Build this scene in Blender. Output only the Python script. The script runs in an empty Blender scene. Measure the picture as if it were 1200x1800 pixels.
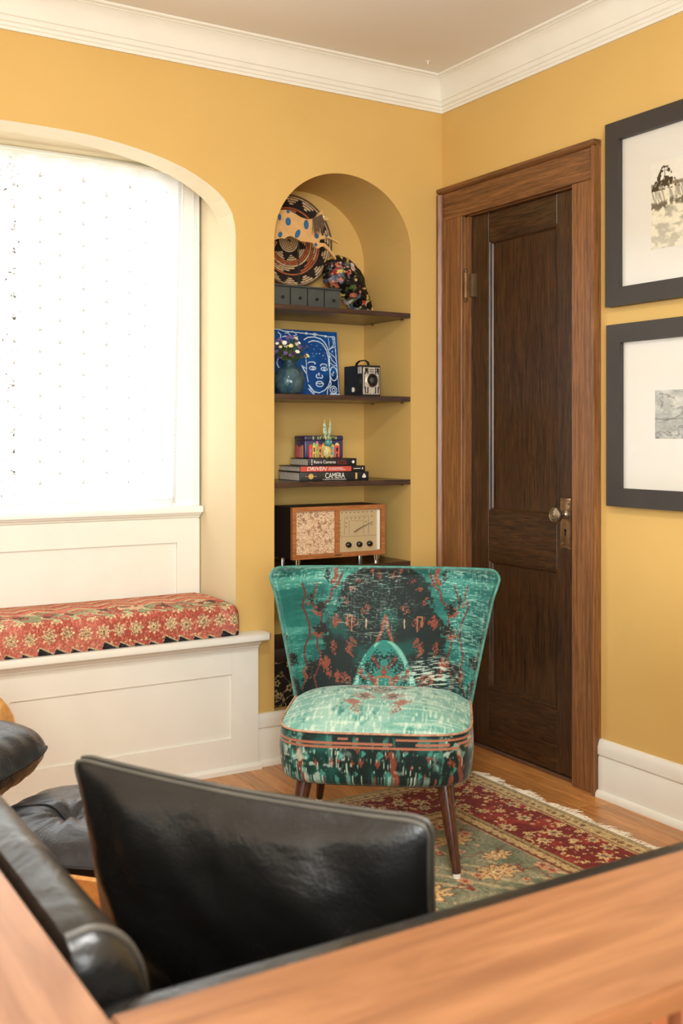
import bpy, bmesh, math, random
import numpy as np
from mathutils import Vector, Matrix
random.seed(7)
PI = math.pi
R = math.radians
SC = bpy.context.scene
COL = SC.collection

# ------------------------------------------------------------------ camera, world, lights, exposure
cam_d = bpy.data.cameras.new('camera')
cam = bpy.data.objects.new('camera', cam_d); COL.objects.link(cam)
cam.location = (-2.617, -3.511, 1.2)
cam.rotation_euler = (R(90), 0, R(-31.35))
cam_d.sensor_fit = 'HORIZONTAL'
cam_d.sensor_width = 24.0
cam_d.lens = 24.0 * 1889 / 1200
cam_d.shift_y = -(900 - 768) / 1200.0
cam_d.clip_start = 0.02
cam_d.dof.use_dof = True
cam_d.dof.focus_distance = 3.6
cam_d.dof.aperture_fstop = 7.0
SC.camera = cam

world = bpy.data.worlds.new('world'); SC.world = world
world.use_nodes = True
bg = world.node_tree.nodes['Background']
bg.inputs[0].default_value = (0.93, 0.97, 1.0, 1)
bg.inputs[1].default_value = 3.8

def area(name, loc, target, sx, sy, power, color=(1, 1, 1)):
    l = bpy.data.lights.new(name, 'AREA'); l.shape = 'RECTANGLE'; l.size = sx; l.size_y = sy
    l.energy = power; l.color = color
    o = bpy.data.objects.new(name, l); COL.objects.link(o)
    o.location = loc
    o.rotation_euler = (Vector(target) - Vector(loc)).to_track_quat('-Z', 'Y').to_euler()
    return o
area('ceiling_light', (-2.0, -2.6, 2.56), (-2.0, -2.6, 0), 0.5, 0.5, 38, (1, 0.985, 0.96))
area('rear_fill_light', (-3.0, -5.2, 1.5), (-0.2, -0.6, 1.6), 2.2, 1.6, 190, (0.94, 0.99, 1.0))  # added fill from behind the viewer; the wall there has no window

SC.view_settings.view_transform = 'Standard'
SC.view_settings.look = 'None'
SC.view_settings.exposure = 0.50
SC.view_settings.gamma = 1.0
SC.view_settings.use_curve_mapping = False
SC.cycles.max_bounces = 10
SC.cycles.diffuse_bounces = 5
SC.cycles.transparent_max_bounces = 12
SC.cycles.use_denoising = True
SC.cycles.sample_clamp_indirect = 6.0
SC.cycles.caustics_reflective = False
SC.cycles.caustics_refractive = False

# ------------------------------------------------------------------ colour and materials
def lin(c):
    c = np.asarray(c, float) / 255.0
    return np.where(c <= 0.04045, c / 12.92, ((c + 0.055) / 1.055) ** 2.4)
def L4(c):
    v = lin(c); return (float(v[0]), float(v[1]), float(v[2]), 1.0)

class NT:
    def __init__(s, name):
        s.m = bpy.data.materials.new(name); s.m.use_nodes = True
        s.t = s.m.node_tree; s.n = s.t.nodes; s.b = s.n['Principled BSDF']
    def node(s, typ, **kw):
        nd = s.n.new(typ)
        for k, v in kw.items():
            if isinstance(k, str) and hasattr(nd, k): setattr(nd, k, v)
        return nd
    def link(s, a, b): s.t.links.new(a, b)
    def coords(s, scale=(1, 1, 1), rnd=False, rot=(0, 0, 0)):
        tc = s.node('ShaderNodeTexCoord'); mp = s.node('ShaderNodeMapping')
        mp.inputs['Scale'].default_value = scale; mp.inputs['Rotation'].default_value = rot
        src = tc.outputs['Object']
        if rnd:
            oi = s.node('ShaderNodeObjectInfo'); mu = s.node('ShaderNodeMath', operation='MULTIPLY'); mu.inputs[1].default_value = 37.0
            s.link(oi.outputs['Random'], mu.inputs[0])
            ad = s.node('ShaderNodeVectorMath', operation='ADD'); s.link(src, ad.inputs[0]); s.link(mu.outputs[0], ad.inputs[1]); src = ad.outputs[0]
        s.link(src, mp.inputs['Vector']); return mp.outputs[0]
    def noise(s, vec, scale, detail=3, rough=0.55, dist=0):
        nz = s.node('ShaderNodeTexNoise'); nz.inputs['Scale'].default_value = scale
        nz.inputs['Detail'].default_value = detail; nz.inputs['Roughness'].default_value = rough; nz.inputs['Distortion'].default_value = dist
        if vec is not None: s.link(vec, nz.inputs['Vector'])
        return nz.outputs['Fac']
    def ramp(s, fac, stops):
        r = s.node('ShaderNodeValToRGB'); e = r.color_ramp.elements
        while len(e) < len(stops): e.new(0.5)
        for el, (p, c) in zip(e, stops): el.position = p; el.color = c if len(c) == 4 else (*c, 1)
        s.link(fac, r.inputs[0]); return r.outputs[0]
    def mix(s, fac, a, b, blend='MIX'):
        mx = s.node('ShaderNodeMix', data_type='RGBA', blend_type=blend)
        for sock, v in ((mx.inputs[0], fac), (mx.inputs[6], a), (mx.inputs[7], b)):
            if hasattr(v, 'is_linked'): s.link(v, sock)
            else: sock.default_value = v
        return mx.outputs[2]
    def bump(s, h, strength=0.2, dist=0.002):
        b = s.node('ShaderNodeBump'); b.inputs['Strength'].default_value = strength; b.inputs['Distance'].default_value = dist
        s.link(h, b.inputs['Height']); s.link(b.outputs[0], s.b.inputs['Normal']); return b
    def set(s, **kw):
        for k, v in kw.items():
            i = s.b.inputs[k.replace('_', ' ')]
            if hasattr(v, 'is_linked'): s.link(v, i)
            else: i.default_value = v

def plain(name, c, rough=0.5, metal=0.0, var=0.06, vs=6.0, bs=0.0, bscale=200, spec=0.5, coat=0.0, sheen=0.0):
    t = NT(name); v = t.coords(rnd=False)
    base = L4(c); dk = tuple(x * (1 - var) for x in base[:3]) + (1,); lt = tuple(min(1, x * (1 + var)) for x in base[:3]) + (1,)
    t.set(Base_Color=t.ramp(t.noise(v, vs), [(0.3, dk), (0.7, lt)]), Roughness=rough, Metallic=metal)
    t.b.inputs['Specular IOR Level'].default_value = spec
    if coat: t.set(Coat_Weight=coat, Coat_Roughness=0.15)
    if sheen: t.set(Sheen_Weight=sheen)
    if bs: t.bump(t.noise(v, bscale, 4), bs)
    return t.m

def wood(name, c1, c2, stretch=(1, 1, 1), scale=18, rough=0.4, rnd=True, bs=0.12, spec=0.5, pores=0.5, obj_var=0.0, dist=1.6, coat=0.0):
    """grain runs along the axis whose stretch is smallest"""
    t = NT(name); v = t.coords(stretch, rnd)
    n1 = t.noise(v, scale, 5, 0.6, dist)
    fine = t.noise(v, scale * 7, 3, 0.6, 0.3)
    col = t.ramp(n1, [(0.32, L4(c1)), (0.5, tuple((np.array(L4(c1)) + np.array(L4(c2))) / 2)), (0.68, L4(c2))])
    pr = t.ramp(fine, [(0.35, (1 - pores, 1 - pores, 1 - pores, 1)), (0.55, (1, 1, 1, 1))])
    col = t.mix(1.0, col, pr, 'MULTIPLY')
    if obj_var:
        oi = t.node('ShaderNodeObjectInfo')
        col = t.mix(1.0, col, t.ramp(oi.outputs['Random'], [(0, (1 - obj_var,) * 3 + (1,)), (1, (1 + obj_var * .6, 1 + obj_var * .5, 1 + obj_var * .4, 1))]), 'MULTIPLY')
    t.set(Base_Color=col, Roughness=rough); t.b.inputs['Specular IOR Level'].default_value = spec
    if coat: t.set(Coat_Weight=coat, Coat_Roughness=0.2)
    t.bump(fine, bs, 0.001)
    return t.m

def vcol(name, rough=0.7, wear=None, sheen=0.0, bs=0.3, bscale=300, stretch=(1, 1, 1), noise_amt=0.25, nscale=220, spec=0.3):
    t = NT(name); at = t.node('ShaderNodeVertexColor'); at.layer_name = 'Col'
    v = t.coords(stretch); n = t.noise(v, nscale, 3)
    col = t.mix(1.0, at.outputs['Color'], t.ramp(n, [(0.3, (1 - noise_amt,) * 3 + (1,)), (0.7, (1 + noise_amt * .6,) * 3 + (1,))]), 'MULTIPLY')
    t.set(Base_Color=col, Roughness=rough); t.b.inputs['Specular IOR Level'].default_value = spec
    if sheen: t.set(Sheen_Weight=sheen, Sheen_Roughness=0.4)
    if bs: t.bump(t.noise(v, bscale, 2), bs)
    return t.m

def leather(name, c, rough=0.29, bs=0.25):
    t = NT(name); v = t.coords()
    crease = t.noise(v, 9, 3, 0.5, 1.2); grain = t.noise(v, 260, 2)
    ad = t.node('ShaderNodeMath', operation='MULTIPLY_ADD'); ad.inputs[1].default_value = 0.12
    t.link(grain, ad.inputs[0]); t.link(crease, ad.inputs[2])
    base = L4(c)
    t.set(Base_Color=t.ramp(crease, [(0.3, tuple(x * .7 for x in base[:3])), (0.7, tuple(x * 1.3 for x in base[:3]))]), Roughness=t.ramp(crease, [(0.3, (rough + .1,) * 3), (0.7, (rough - .05,) * 3)]))
    t.bump(ad.outputs[0], bs, 0.02)
    return t.m

M = {}
def paint_wall():
    t = NT('wall_paint'); v = t.coords()
    t.set(Base_Color=t.ramp(t.noise(v, 3), [(0.3, (0.62, 0.405, 0.128, 1)), (0.7, (0.645, 0.425, 0.138, 1))]), Roughness=0.55)
    t.b.inputs['Specular IOR Level'].default_value = 0.3
    t.bump(t.noise(v, 160, 3), 0.05)
    return t.m
M['wall'] = paint_wall()
M['cream'] = plain('window_lit_wall_paint', (216, 200, 164), 0.55, var=0.02, vs=3, spec=0.3)  # alcove yellow made paler: the window's brightening is put into the colour
M['ceiling'] = plain('ceiling_paint', (232, 229, 221), 0.8, var=0.015, vs=2)
M['trim'] = plain('white_trim_paint', (230, 229, 218), 0.38, var=0.02, vs=9, bs=0.03, bscale=60)
M['white'] = plain('window_white_paint', (240, 238, 232), 0.4, var=0.015)
M['plank'] = wood('oak_floor', (176, 114, 58), (216, 154, 88), (9, 0.6, 9), 5, 0.32, obj_var=0.22, pores=0.25, coat=0.15)
M['door'] = wood('dark_oak_upright', (30, 18, 9), (86, 56, 30), (6, 6, 0.3), 9, 0.34, pores=0.55, bs=0.2, dist=2.6)
M['door_h'] = wood('dark_oak_level', (30, 18, 9), (84, 55, 30), (6, 0.4, 6), 9, 0.34, pores=0.55, bs=0.2, dist=2.6)
M['casing'] = wood('oak_casing_upright', (98, 62, 34), (154, 104, 61), (8, 8, 0.3), 8, 0.36, pores=0.4, bs=0.2)
M['casing_h'] = wood('oak_casing_level', (88, 55, 29), (142, 95, 55), (8, 0.3, 8), 8, 0.36, pores=0.4, bs=0.2)
M['shelf'] = wood('walnut_shelf', (44, 28, 19), (88, 60, 42), (0.6, 6, 9), 9, 0.3, pores=0.3)
M['cherry'] = wood('cherry_x', (110, 70, 42), (138, 94, 60), (0.5, 5, 5), 5, 0.34, pores=0.08, bs=0.03, rnd=False)
M['cherry_y'] = wood('cherry_y', (118, 80, 54), (142, 102, 72), (5, 0.5, 5), 5, 0.34, pores=0.08, bs=0.03, rnd=False)
M['cherry_z'] = wood('cherry_z', (118, 66, 38), (148, 90, 56), (5, 5, 0.5), 5, 0.38, pores=0.08, bs=0.03)
M['ply'] = wood('bent_plywood', (186, 128, 66), (220, 164, 96), (1.0, 6, 6), 6, 0.4, pores=0.08, bs=0.03)
M['legwood'] = wood('dark_leg_wood', (46, 22, 13), (84, 46, 28), (8, 8, 0.5), 9, 0.25, pores=0.2)
M['radiowood'] = wood('radio_wood', (146, 86, 44), (186, 120, 68), (0.8, 8, 8), 9, 0.4, pores=0.3)
M['leather'] = leather('black_leather', (22, 21, 19))
M['leather_blue'] = leather('blue_black_leather', (34, 36, 40), 0.27, 0.35)
M['leather_grey'] = leather('worn_leather_welt', (66, 62, 54), 0.42, 0.1)
M['frame'] = plain('charcoal_frame', (50, 46, 42), 0.5, var=0.1, bs=0.05)
M['mat'] = plain('picture_mat', (216, 212, 200), 0.8, var=0.01)
M['brass'] = plain('aged_brass', (150, 124, 94), 0.36, 0.9, var=0.2, vs=40)
M['bronze'] = plain('aged_bronze', (160, 148, 130), 0.3, 0.95, var=0.2, vs=30)
M['chrome'] = plain('chrome', (215, 212, 205), 0.12, 1.0, var=0.02)
M['steel'] = plain('brushed_silver', (206, 198, 182), 0.4, 0.5, var=0.05)
M['black'] = plain('matte_black', (20, 19, 18), 0.6, var=0.1)
M['blackgloss'] = plain('gloss_black', (26, 20, 17), 0.16, var=0.1)
M['slate'] = plain('slate_paint', (62, 66, 62), 0.55, var=0.12, vs=25)
M['gap'] = plain('dark_gap', (16, 13, 11), 0.9)
M['paper'] = plain('page_edges', (214, 204, 184), 0.85, var=0.1, vs=60)
M['cover'] = plain('black_book_cloth', (28, 27, 26), 0.4, var=0.1)
M['red'] = plain('red_book_jacket', (196, 74, 58), 0.45, var=0.05)
M['ink_white'] = plain('white_print', (232, 228, 218), 0.6, var=0.02)
M['ink_gold'] = plain('gold_print', (206, 164, 92), 0.5, var=0.05)
M['ink_red'] = plain('dim_red_print', (150, 58, 48), 0.6, var=0.05)
M['ink_brown'] = plain('brown_print', (112, 92, 62), 0.7, var=0.05)
M['dial'] = plain('radio_dial_cream', (186, 164, 124), 0.45, var=0.04)
M['green_stem'] = plain('plant_green', (84, 100, 46), 0.6, var=0.25, vs=60)
M['yellowflower'] = plain('pale_yellow_petal', (236, 222, 150), 0.6, var=0.06)
M['whiteflower'] = plain('cream_petal', (238, 230, 212), 0.6, var=0.04)
M['purpleflower'] = plain('purple_petal', (98, 70, 126), 0.6, var=0.15)
M['figure'] = plain('carved_wood', (204, 160, 100), 0.6, var=0.08, vs=30)
M['bluespot'] = plain('blue_paint', (36, 92, 132), 0.5, var=0.1)
M['fiber'] = plain('dark_fibre', (96, 72, 52), 0.8, var=0.3, vs=80)
M['fringe'] = plain('rug_fringe', (226, 216, 196), 0.9, var=0.05)
M['nap'] = vcol('woven_rug_wool', 0.92, noise_amt=0.25, nscale=160, bs=0.6, bscale=260, sheen=0.1, spec=0.1)
M['velvet'] = vcol('printed_velvet', 0.62, noise_amt=0.22, nscale=260, bs=0.25, bscale=340, sheen=0.2, spec=0.25)
M['kilim'] = vcol('woven_bench_textile', 0.85, noise_amt=0.3, nscale=240, bs=0.5, bscale=320, spec=0.15)
M['print'] = vcol('flat_print', 0.7, noise_amt=0.05, nscale=100, bs=0)
M['paintwork'] = vcol('glossy_paint', 0.35, noise_amt=0.1, nscale=60, bs=0.15, bscale=90)
M['basket'] = vcol('coiled_straw', 0.8, noise_amt=0.2, nscale=300, bs=0.3, bscale=300)
M['piping'] = plain('salmon_piping', (172, 134, 108), 0.75, var=0.4, vs=60)
M['piping_dark'] = plain('teal_piping', (70, 130, 118), 0.7, var=0.35, vs=40)

def glass_mat(name, color, rough=0.02, trans=1.0, ior=1.45):
    t = NT(name); t.set(Base_Color=(*color, 1), Roughness=rough, IOR=ior); t.b.inputs['Transmission Weight'].default_value = trans
    return t.m
def vase_mat():
    t = NT('blue_green_glass'); v = t.coords(); tr = t.node('ShaderNodeBsdfTransparent'); gl = t.node('ShaderNodeBsdfGlossy'); gl.inputs['Roughness'].default_value = 0.06
    df = t.node('ShaderNodeBsdfDiffuse'); nz = t.noise(v, 26, 3, .5, 1.5)
    t.link(t.ramp(nz, [(0.3, (0.42, 0.62, 0.70, 1)), (0.7, (0.72, 0.84, 0.84, 1))]), tr.inputs[0]); t.link(t.ramp(nz, [(0.3, (0.03, 0.12, 0.20, 1)), (0.7, (0.20, 0.34, 0.36, 1))]), df.inputs[0])
    m1 = t.node('ShaderNodeMixShader'); m1.inputs[0].default_value = 0.3; t.link(tr.outputs[0], m1.inputs[1]); t.link(df.outputs[0], m1.inputs[2])
    fr = t.node('ShaderNodeFresnel'); fr.inputs['IOR'].default_value = 1.5; m2 = t.node('ShaderNodeMixShader'); t.link(fr.outputs[0], m2.inputs[0]); t.link(m1.outputs[0], m2.inputs[1]); t.link(gl.outputs[0], m2.inputs[2])
    b = t.node('ShaderNodeBump'); b.inputs['Strength'].default_value = .4; b.inputs['Distance'].default_value = .01; t.link(nz, b.inputs['Height']); t.link(b.outputs[0], gl.inputs['Normal']); t.link(b.outputs[0], fr.inputs['Normal'])
    t.link(m2.outputs[0], t.n['Material Output'].inputs[0]); return t.m
M['vase'] = vase_mat()
def sheen_fac(t):
    lw = t.node('ShaderNodeLayerWeight'); lw.inputs['Blend'].default_value = 0.5
    pw = t.node('ShaderNodeMath', operation='POWER'); pw.inputs[1].default_value = 4.0; t.link(lw.outputs['Facing'], pw.inputs[0])
    ma = t.node('ShaderNodeMath', operation='MULTIPLY_ADD'); ma.inputs[1].default_value = 0.5; ma.inputs[2].default_value = 0.025; t.link(pw.outputs[0], ma.inputs[0]); return ma.outputs[0]
def pane_mat():
    t = NT('window_pane'); tr = t.node('ShaderNodeBsdfTransparent'); gl = t.node('ShaderNodeBsdfGlossy'); gl.inputs['Roughness'].default_value = 0.02
    mx = t.node('ShaderNodeMixShader'); t.link(sheen_fac(t), mx.inputs[0]); t.link(tr.outputs[0], mx.inputs[1]); t.link(gl.outputs[0], mx.inputs[2])
    t.link(mx.outputs[0], t.n['Material Output'].inputs[0]); return t.m
M['pane'] = pane_mat()
def curtain_mat():
    t = NT('sheer_curtain_cloth'); v = t.coords()
    d = t.node('ShaderNodeBsdfDiffuse'); d.inputs[0].default_value = (0.86, 0.85, 0.82, 1)
    tl = t.node('ShaderNodeBsdfTranslucent'); tl.inputs[0].default_value = (0.88, 0.88, 0.86, 1)
    tr = t.node('ShaderNodeBsdfTransparent')
    m1 = t.node('ShaderNodeMixShader'); m1.inputs[0].default_value = 0.6
    t.link(d.outputs[0], m1.inputs[1]); t.link(tl.outputs[0], m1.inputs[2])
    m2 = t.node('ShaderNodeMixShader'); t.link(t.ramp(t.noise(v, 500, 2), [(0.35, (0.03,) * 3), (0.65, (0.2,) * 3)]), m2.inputs[0])
    t.link(m1.outputs[0], m2.inputs[1]); t.link(tr.outputs[0], m2.inputs[2])
    t.link(m2.outputs[0], t.n['Material Output'].inputs[0]); return t.m
M['curtain'] = curtain_mat()
def embroidery_mat():
    t = NT('curtain_embroidery'); tl = t.node('ShaderNodeBsdfTranslucent'); v = t.coords()
    t.link(t.ramp(t.noise(v, 300, 2), [(0.3, (0.24, 0.24, 0.235, 1)), (0.7, (0.30, 0.30, 0.29, 1))]), tl.inputs[0])
    df = t.node('ShaderNodeBsdfDiffuse'); df.inputs[0].default_value = (0.8, 0.8, 0.77, 1); tr = t.node('ShaderNodeBsdfTransparent')
    m1 = t.node('ShaderNodeMixShader'); m1.inputs[0].default_value = 0.5; t.link(df.outputs[0], m1.inputs[1]); t.link(tl.outputs[0], m1.inputs[2])
    m2 = t.node('ShaderNodeMixShader'); m2.inputs[0].default_value = 0.03; t.link(m1.outputs[0], m2.inputs[1]); t.link(tr.outputs[0], m2.inputs[2])
    t.link(m2.outputs[0], t.n['Material Output'].inputs[0]); return t.m
M['embroidery'] = embroidery_mat()

# ------------------------------------------------------------------ mesh helpers
class MB:
    def __init__(s): s.v = []; s.f = []
    def add(s, v, f):
        o = len(s.v); s.v.extend([tuple(map(float, p)) for p in v]); s.f.extend([tuple(i + o for i in q) for q in f]); return s
    def box(s, x0, x1, y0, y1, z0, z1):
        return s.add([(x0, y0, z0), (x1, y0, z0), (x1, y1, z0), (x0, y1, z0), (x0, y0, z1), (x1, y0, z1), (x1, y1, z1), (x0, y1, z1)],
                     [(0, 3, 2, 1), (4, 5, 6, 7), (0, 1, 5, 4), (1, 2, 6, 5), (2, 3, 7, 6), (3, 0, 4, 7)])
    def quad(s, a, b, c, d): return s.add([a, b, c, d], [(0, 1, 2, 3)])
    def tube(s, pts, rad, n=8, cap=True, flat=1.0):
        pts = [Vector(p) for p in pts]; rr = rad if hasattr(rad, '__len__') else [rad] * len(pts)
        o = len(s.v); up = None
        for i, p in enumerate(pts):
            d = (pts[min(i + 1, len(pts) - 1)] - pts[max(i - 1, 0)])
            d = d.normalized() if d.length > 1e-9 else Vector((0, 0, 1))
            if up is None:
                up = Vector((0, 0, 1)) if abs(d.z) < 0.9 else Vector((1, 0, 0))
            a = d.cross(up)
            if a.length < 1e-6: a = d.cross(Vector((1, 0, 0.1)))
            a.normalize(); b = a.cross(d).normalized(); up = b
            for k in range(n):
                t = 2 * PI * k / n; q = p + a * (math.cos(t) * rr[i]) + b * (math.sin(t) * rr[i] * flat); s.v.append(tuple(q))
        for i in range(len(pts) - 1):
            for k in range(n):
                s.f.append((o + i * n + k, o + i * n + (k + 1) % n, o + (i + 1) * n + (k + 1) % n, o + (i + 1) * n + k))
        if cap:
            s.f.append(tuple(o + k for k in reversed(range(n)))); e = o + (len(pts) - 1) * n; s.f.append(tuple(e + k for k in range(n)))
        return s
    def lathe(s, prof, n=24, c=(0, 0, 0), axis='z'):
        o = len(s.v)
        for r, h in prof:
            for k in range(n):
                t = 2 * PI * k / n; x, y = r * math.cos(t), r * math.sin(t)
                p = (x, y, h) if axis == 'z' else ((x, h, y) if axis == 'y' else (h, x, y))
                s.v.append((p[0] + c[0], p[1] + c[1], p[2] + c[2]))
        for i in range(len(prof) - 1):
            for k in range(n):
                s.f.append((o + i * n + k, o + i * n + (k + 1) % n, o + (i + 1) * n + (k + 1) % n, o + (i + 1) * n + k))
        s.f.append(tuple(o + k for k in reversed(range(n)))); e = o + (len(prof) - 1) * n; s.f.append(tuple(e + k for k in range(n)))
        return s
    def prism(s, poly, axis, a, b):
        """2-D polygon extruded along an axis: 'x' takes (y,z), 'y' takes (x,z), 'z' takes (x,y)"""
        def P(p, h): return (h, p[0], p[1]) if axis == 'x' else ((p[0], h, p[1]) if axis == 'y' else (p[0], p[1], h))
        n = len(poly); v = [P(p, a) for p in poly] + [P(p, b) for p in poly]
        return s.add(v, [tuple(range(n)), tuple(range(2 * n - 1, n - 1, -1))] + [(i, i + n, (i + 1) % n + n, (i + 1) % n) for i in range(n)])
    def mesh(s, name):
        me = bpy.data.meshes.new(name); me.from_pydata(s.v, [], s.f); me.update()
        bm = bmesh.new(); bm.from_mesh(me); bmesh.ops.recalc_face_normals(bm, faces=bm.faces); bm.to_mesh(me); bm.free()
        return me

def grid_mesh(name, P, cols=None, closed_u=False):
    """P: (nv,nu,3) array"""
    nv, nu = P.shape[:2]
    idx = np.arange(nv * nu).reshape(nv, nu)
    if closed_u: nxt = np.roll(idx, -1, axis=1); a, b, c, d = idx[:-1], nxt[:-1], nxt[1:], idx[1:]
    else: a, b, c, d = idx[:-1, :-1], idx[:-1, 1:], idx[1:, 1:], idx[1:, :-1]
    F = np.stack([a, b, c, d], -1).reshape(-1, 4)
    me = bpy.data.meshes.new(name); me.from_pydata(P.reshape(-1, 3).tolist(), [], F.tolist()); me.update()
    if cols is not None: set_cols(me, cols)
    return me

def set_cols(me, cols):
    c = np.ones((len(me.vertices), 4), np.float32); c[:, :3] = lin(np.asarray(cols).reshape(-1, 3))
    at = me.color_attributes.new('Col', 'FLOAT_COLOR', 'POINT'); at.data.foreach_set('color', c.ravel())

def smooth(me, ang=35):
    me.shade_smooth(); me.set_sharp_from_angle(angle=R(ang))

def O(name, me, mat, parent=None, sm=35, local=False):
    if isinstance(me, MB): me = me.mesh(name)
    o = bpy.data.objects.new(name, me); COL.objects.link(o)
    if mat is not None:
        me.materials.clear(); me.materials.append(M[mat] if isinstance(mat, str) else mat)
    if sm: smooth(me, sm)
    if parent is not None:
        o.parent = parent
        if not local: o.matrix_parent_inverse = base_matrix(parent).inverted()
    return o
def base_matrix(o):
    m = o.matrix_basis.copy()
    if o.parent: m = base_matrix(o.parent) @ o.matrix_parent_inverse @ m
    return m
def tag(o, label, cat, group=None):
    o['label'] = label; o['category'] = cat
    if group: o['group'] = group
    return o
def thing(name, label, cat, loc=(0, 0, 0), rotz=0, group=None):
    o = bpy.data.objects.new(name, None); COL.objects.link(o); o.empty_display_size = 0.05
    o.location = loc; o.rotation_euler = (0, 0, rotz)
    return tag(o, label, cat, group)
def struct(name, me, mat, label=None, sm=35):
    o = O(name, me, mat, sm=sm); o['kind'] = 'structure'
    if label: o['label'] = label
    return o
def rbox(x0, x1, y0, y1, z0, z1, r=0.005, seg=2):
    me = bpy.data.meshes.new('rounded_box'); bm = bmesh.new()
    b = MB().box(x0, x1, y0, y1, z0, z1)
    vs = [bm.verts.new(p) for p in b.v]; [bm.faces.new([vs[i] for i in f]) for f in b.f]
    bmesh.ops.bevel(bm, geom=list(bm.edges), offset=r, segments=seg, affect='EDGES', profile=0.5)
    bmesh.ops.recalc_face_normals(bm, faces=bm.faces); bm.to_mesh(me); bm.free(); return me
def text(name, s, size, loc, rot, mat, parent, depth=0.0004, width=None, shear=0.0):
    cu = bpy.data.curves.new(name, 'FONT'); cu.body = s; cu.size = size; cu.extrude = depth; cu.align_x = 'LEFT'; cu.align_y = 'CENTER'
    o = bpy.data.objects.new(name, cu); COL.objects.link(o); cu.materials.append(M[mat]); o.parent = parent
    o.location = loc; o.rotation_euler = rot
    cu.shear = shear
    bpy.context.view_layer.update(); w = o.dimensions.x
    me = bpy.data.meshes.new_from_object(o.evaluated_get(bpy.context.evaluated_depsgraph_get())); bpy.data.objects.remove(o)
    o = bpy.data.objects.new(name, me); COL.objects.link(o); o.parent = parent; o.location = loc; o.rotation_euler = rot
    if not me.materials: me.materials.append(M[mat])
    if width and w > 0: o.scale = (width / w, 1, 1)
    o['kind'] = 'stuff'
    return o

# numpy noise -------------------------------------------------------
def hsh(ix, iy, s=0):
    n = (ix.astype(np.int64) * 374761393 + iy.astype(np.int64) * 668265263 + s * 974634533) & 0xFFFFFFFF
    n = ((n ^ (n >> 13)) * 1274126177) & 0xFFFFFFFF
    n = ((n ^ (n >> 16)) * 2246822519) & 0xFFFFFFFF
    return ((n ^ (n >> 15)) & 0xFFFFFF) / float(0xFFFFFF)
def vn(x, y, s=0):
    x = np.asarray(x, float); y = np.asarray(y, float)
    ix, iy = np.floor(x), np.floor(y); fx, fy = x - ix, y - iy
    fx = fx * fx * (3 - 2 * fx); fy = fy * fy * (3 - 2 * fy)
    a, b, c, d = hsh(ix, iy, s), hsh(ix + 1, iy, s), hsh(ix, iy + 1, s), hsh(ix + 1, iy + 1, s)
    return (a * (1 - fx) + b * fx) * (1 - fy) + (c * (1 - fx) + d * fx) * fy
def fbm(x, y, s=0, o=4):
    t = 0; a = 0.5
    for i in range(o): t = t + a * vn(x * 2 ** i, y * 2 ** i, s + i); a *= 0.5
    return t / (1 - 0.5 ** o)
def sstep(a, b, x):
    t = np.clip((x - a) / (b - a), 0, 1); return t * t * (3 - 2 * t)
def lay(base, mask, c):
    m = np.clip(mask, 0, 1)[..., None]; return base * (1 - m) + np.asarray(c, float) * m
def seg_dist(X, Y, pts):
    d = np.full(X.shape, 1e9)
    for (x0, y0), (x1, y1) in zip(pts[:-1], pts[1:]):
        dx, dy = x1 - x0, y1 - y0; l2 = dx * dx + dy * dy + 1e-12
        t = np.clip(((X - x0) * dx + (Y - y0) * dy) / l2, 0, 1)
        d = np.minimum(d, np.hypot(X - x0 - t * dx, Y - y0 - t * dy))
    return d
def rosettes(X, Y, cell, s=0, petals=8, jit=0.3, rmin=0.25, rmax=0.48, keep=1.0, off=True):
    """returns normalised radius field (<1 inside a flower) and a hash per flower"""
    cx, cy = X / cell, Y / cell
    best = np.full(X.shape, 9.0); hid = np.zeros(X.shape)
    for ox in (-1, 0, 1):
        for oy in (-1, 0, 1):
            ix, iy = np.floor(cx) + ox, np.floor(cy) + oy
            sh = 0.5 * (np.mod(iy, 2)) if off else 0
            h1, h2, h3 = hsh(ix, iy, s), hsh(ix, iy, s + 1), hsh(ix, iy, s + 2)
            px, py = ix + 0.5 + sh + (h1 - .5) * jit, iy + 0.5 + (h2 - .5) * jit
            dx, dy = cx - px, cy - py; r = np.hypot(dx, dy); th = np.arctan2(dy, dx)
            rr = (rmin + (rmax - rmin) * h3) * (0.78 + 0.22 * np.cos(petals * th))
            q = np.where(h1 * 7.13 % 1 <= keep, r / rr, 9)
            up = q < best; best = np.where(up, q, best); hid = np.where(up, h3, hid)
    return best, hid

# ------------------------------------------------------------------ the setting
CEIL = 2.64
X0, Y0 = -4.2, -5.4           # far room limits
NX0, NX1, NZ, NB, NBOT, ND = -0.768, -0.155, 1.93, 0.278, 0.19, 0.347   # shelf niche
AX0, AX1, AZT, AD = -2.775, -0.925, 2.218, 0.325                        # window alcove

# floor: boards along Y
fl = struct('floor', MB().box(X0, 0.03, Y0, 0.03, -0.06, -0.012), 'gap', 'oak strip floor')
bw = 0.0575; plank_cache = {}
x = 0.02; i = 0
while x > -3.4:
    y = -0.001 - (0.35 + 0.9 * random.random() if i % 2 else 0.0)
    edges = [0.02]
    yy = 0.02 - (0.5 + 0.9 * random.random())
    while yy > -3.0: edges.append(yy); yy -= 0.9 + 0.7 * random.random()
    edges.append(-3.2)
    for a, b in zip(edges[:-1], edges[1:]):
        me = rbox(-bw / 2 + 0.0006, bw / 2 - 0.0006, 0, a - b - 0.0012, -0.02, 0, 0.0008, 1)
        p = O('plank', me, 'plank', fl, sm=0); p.location = (x - bw / 2, b, 0)
    x -= bw; i += 1
O('plank_run', MB().box(X0, -3.4 - 0.0, Y0, 0.02, -0.02, -0.0005).box(-3.4, 0.02, Y0, -3.2, -0.02, -0.0005), 'plank', fl, sm=0)

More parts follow.
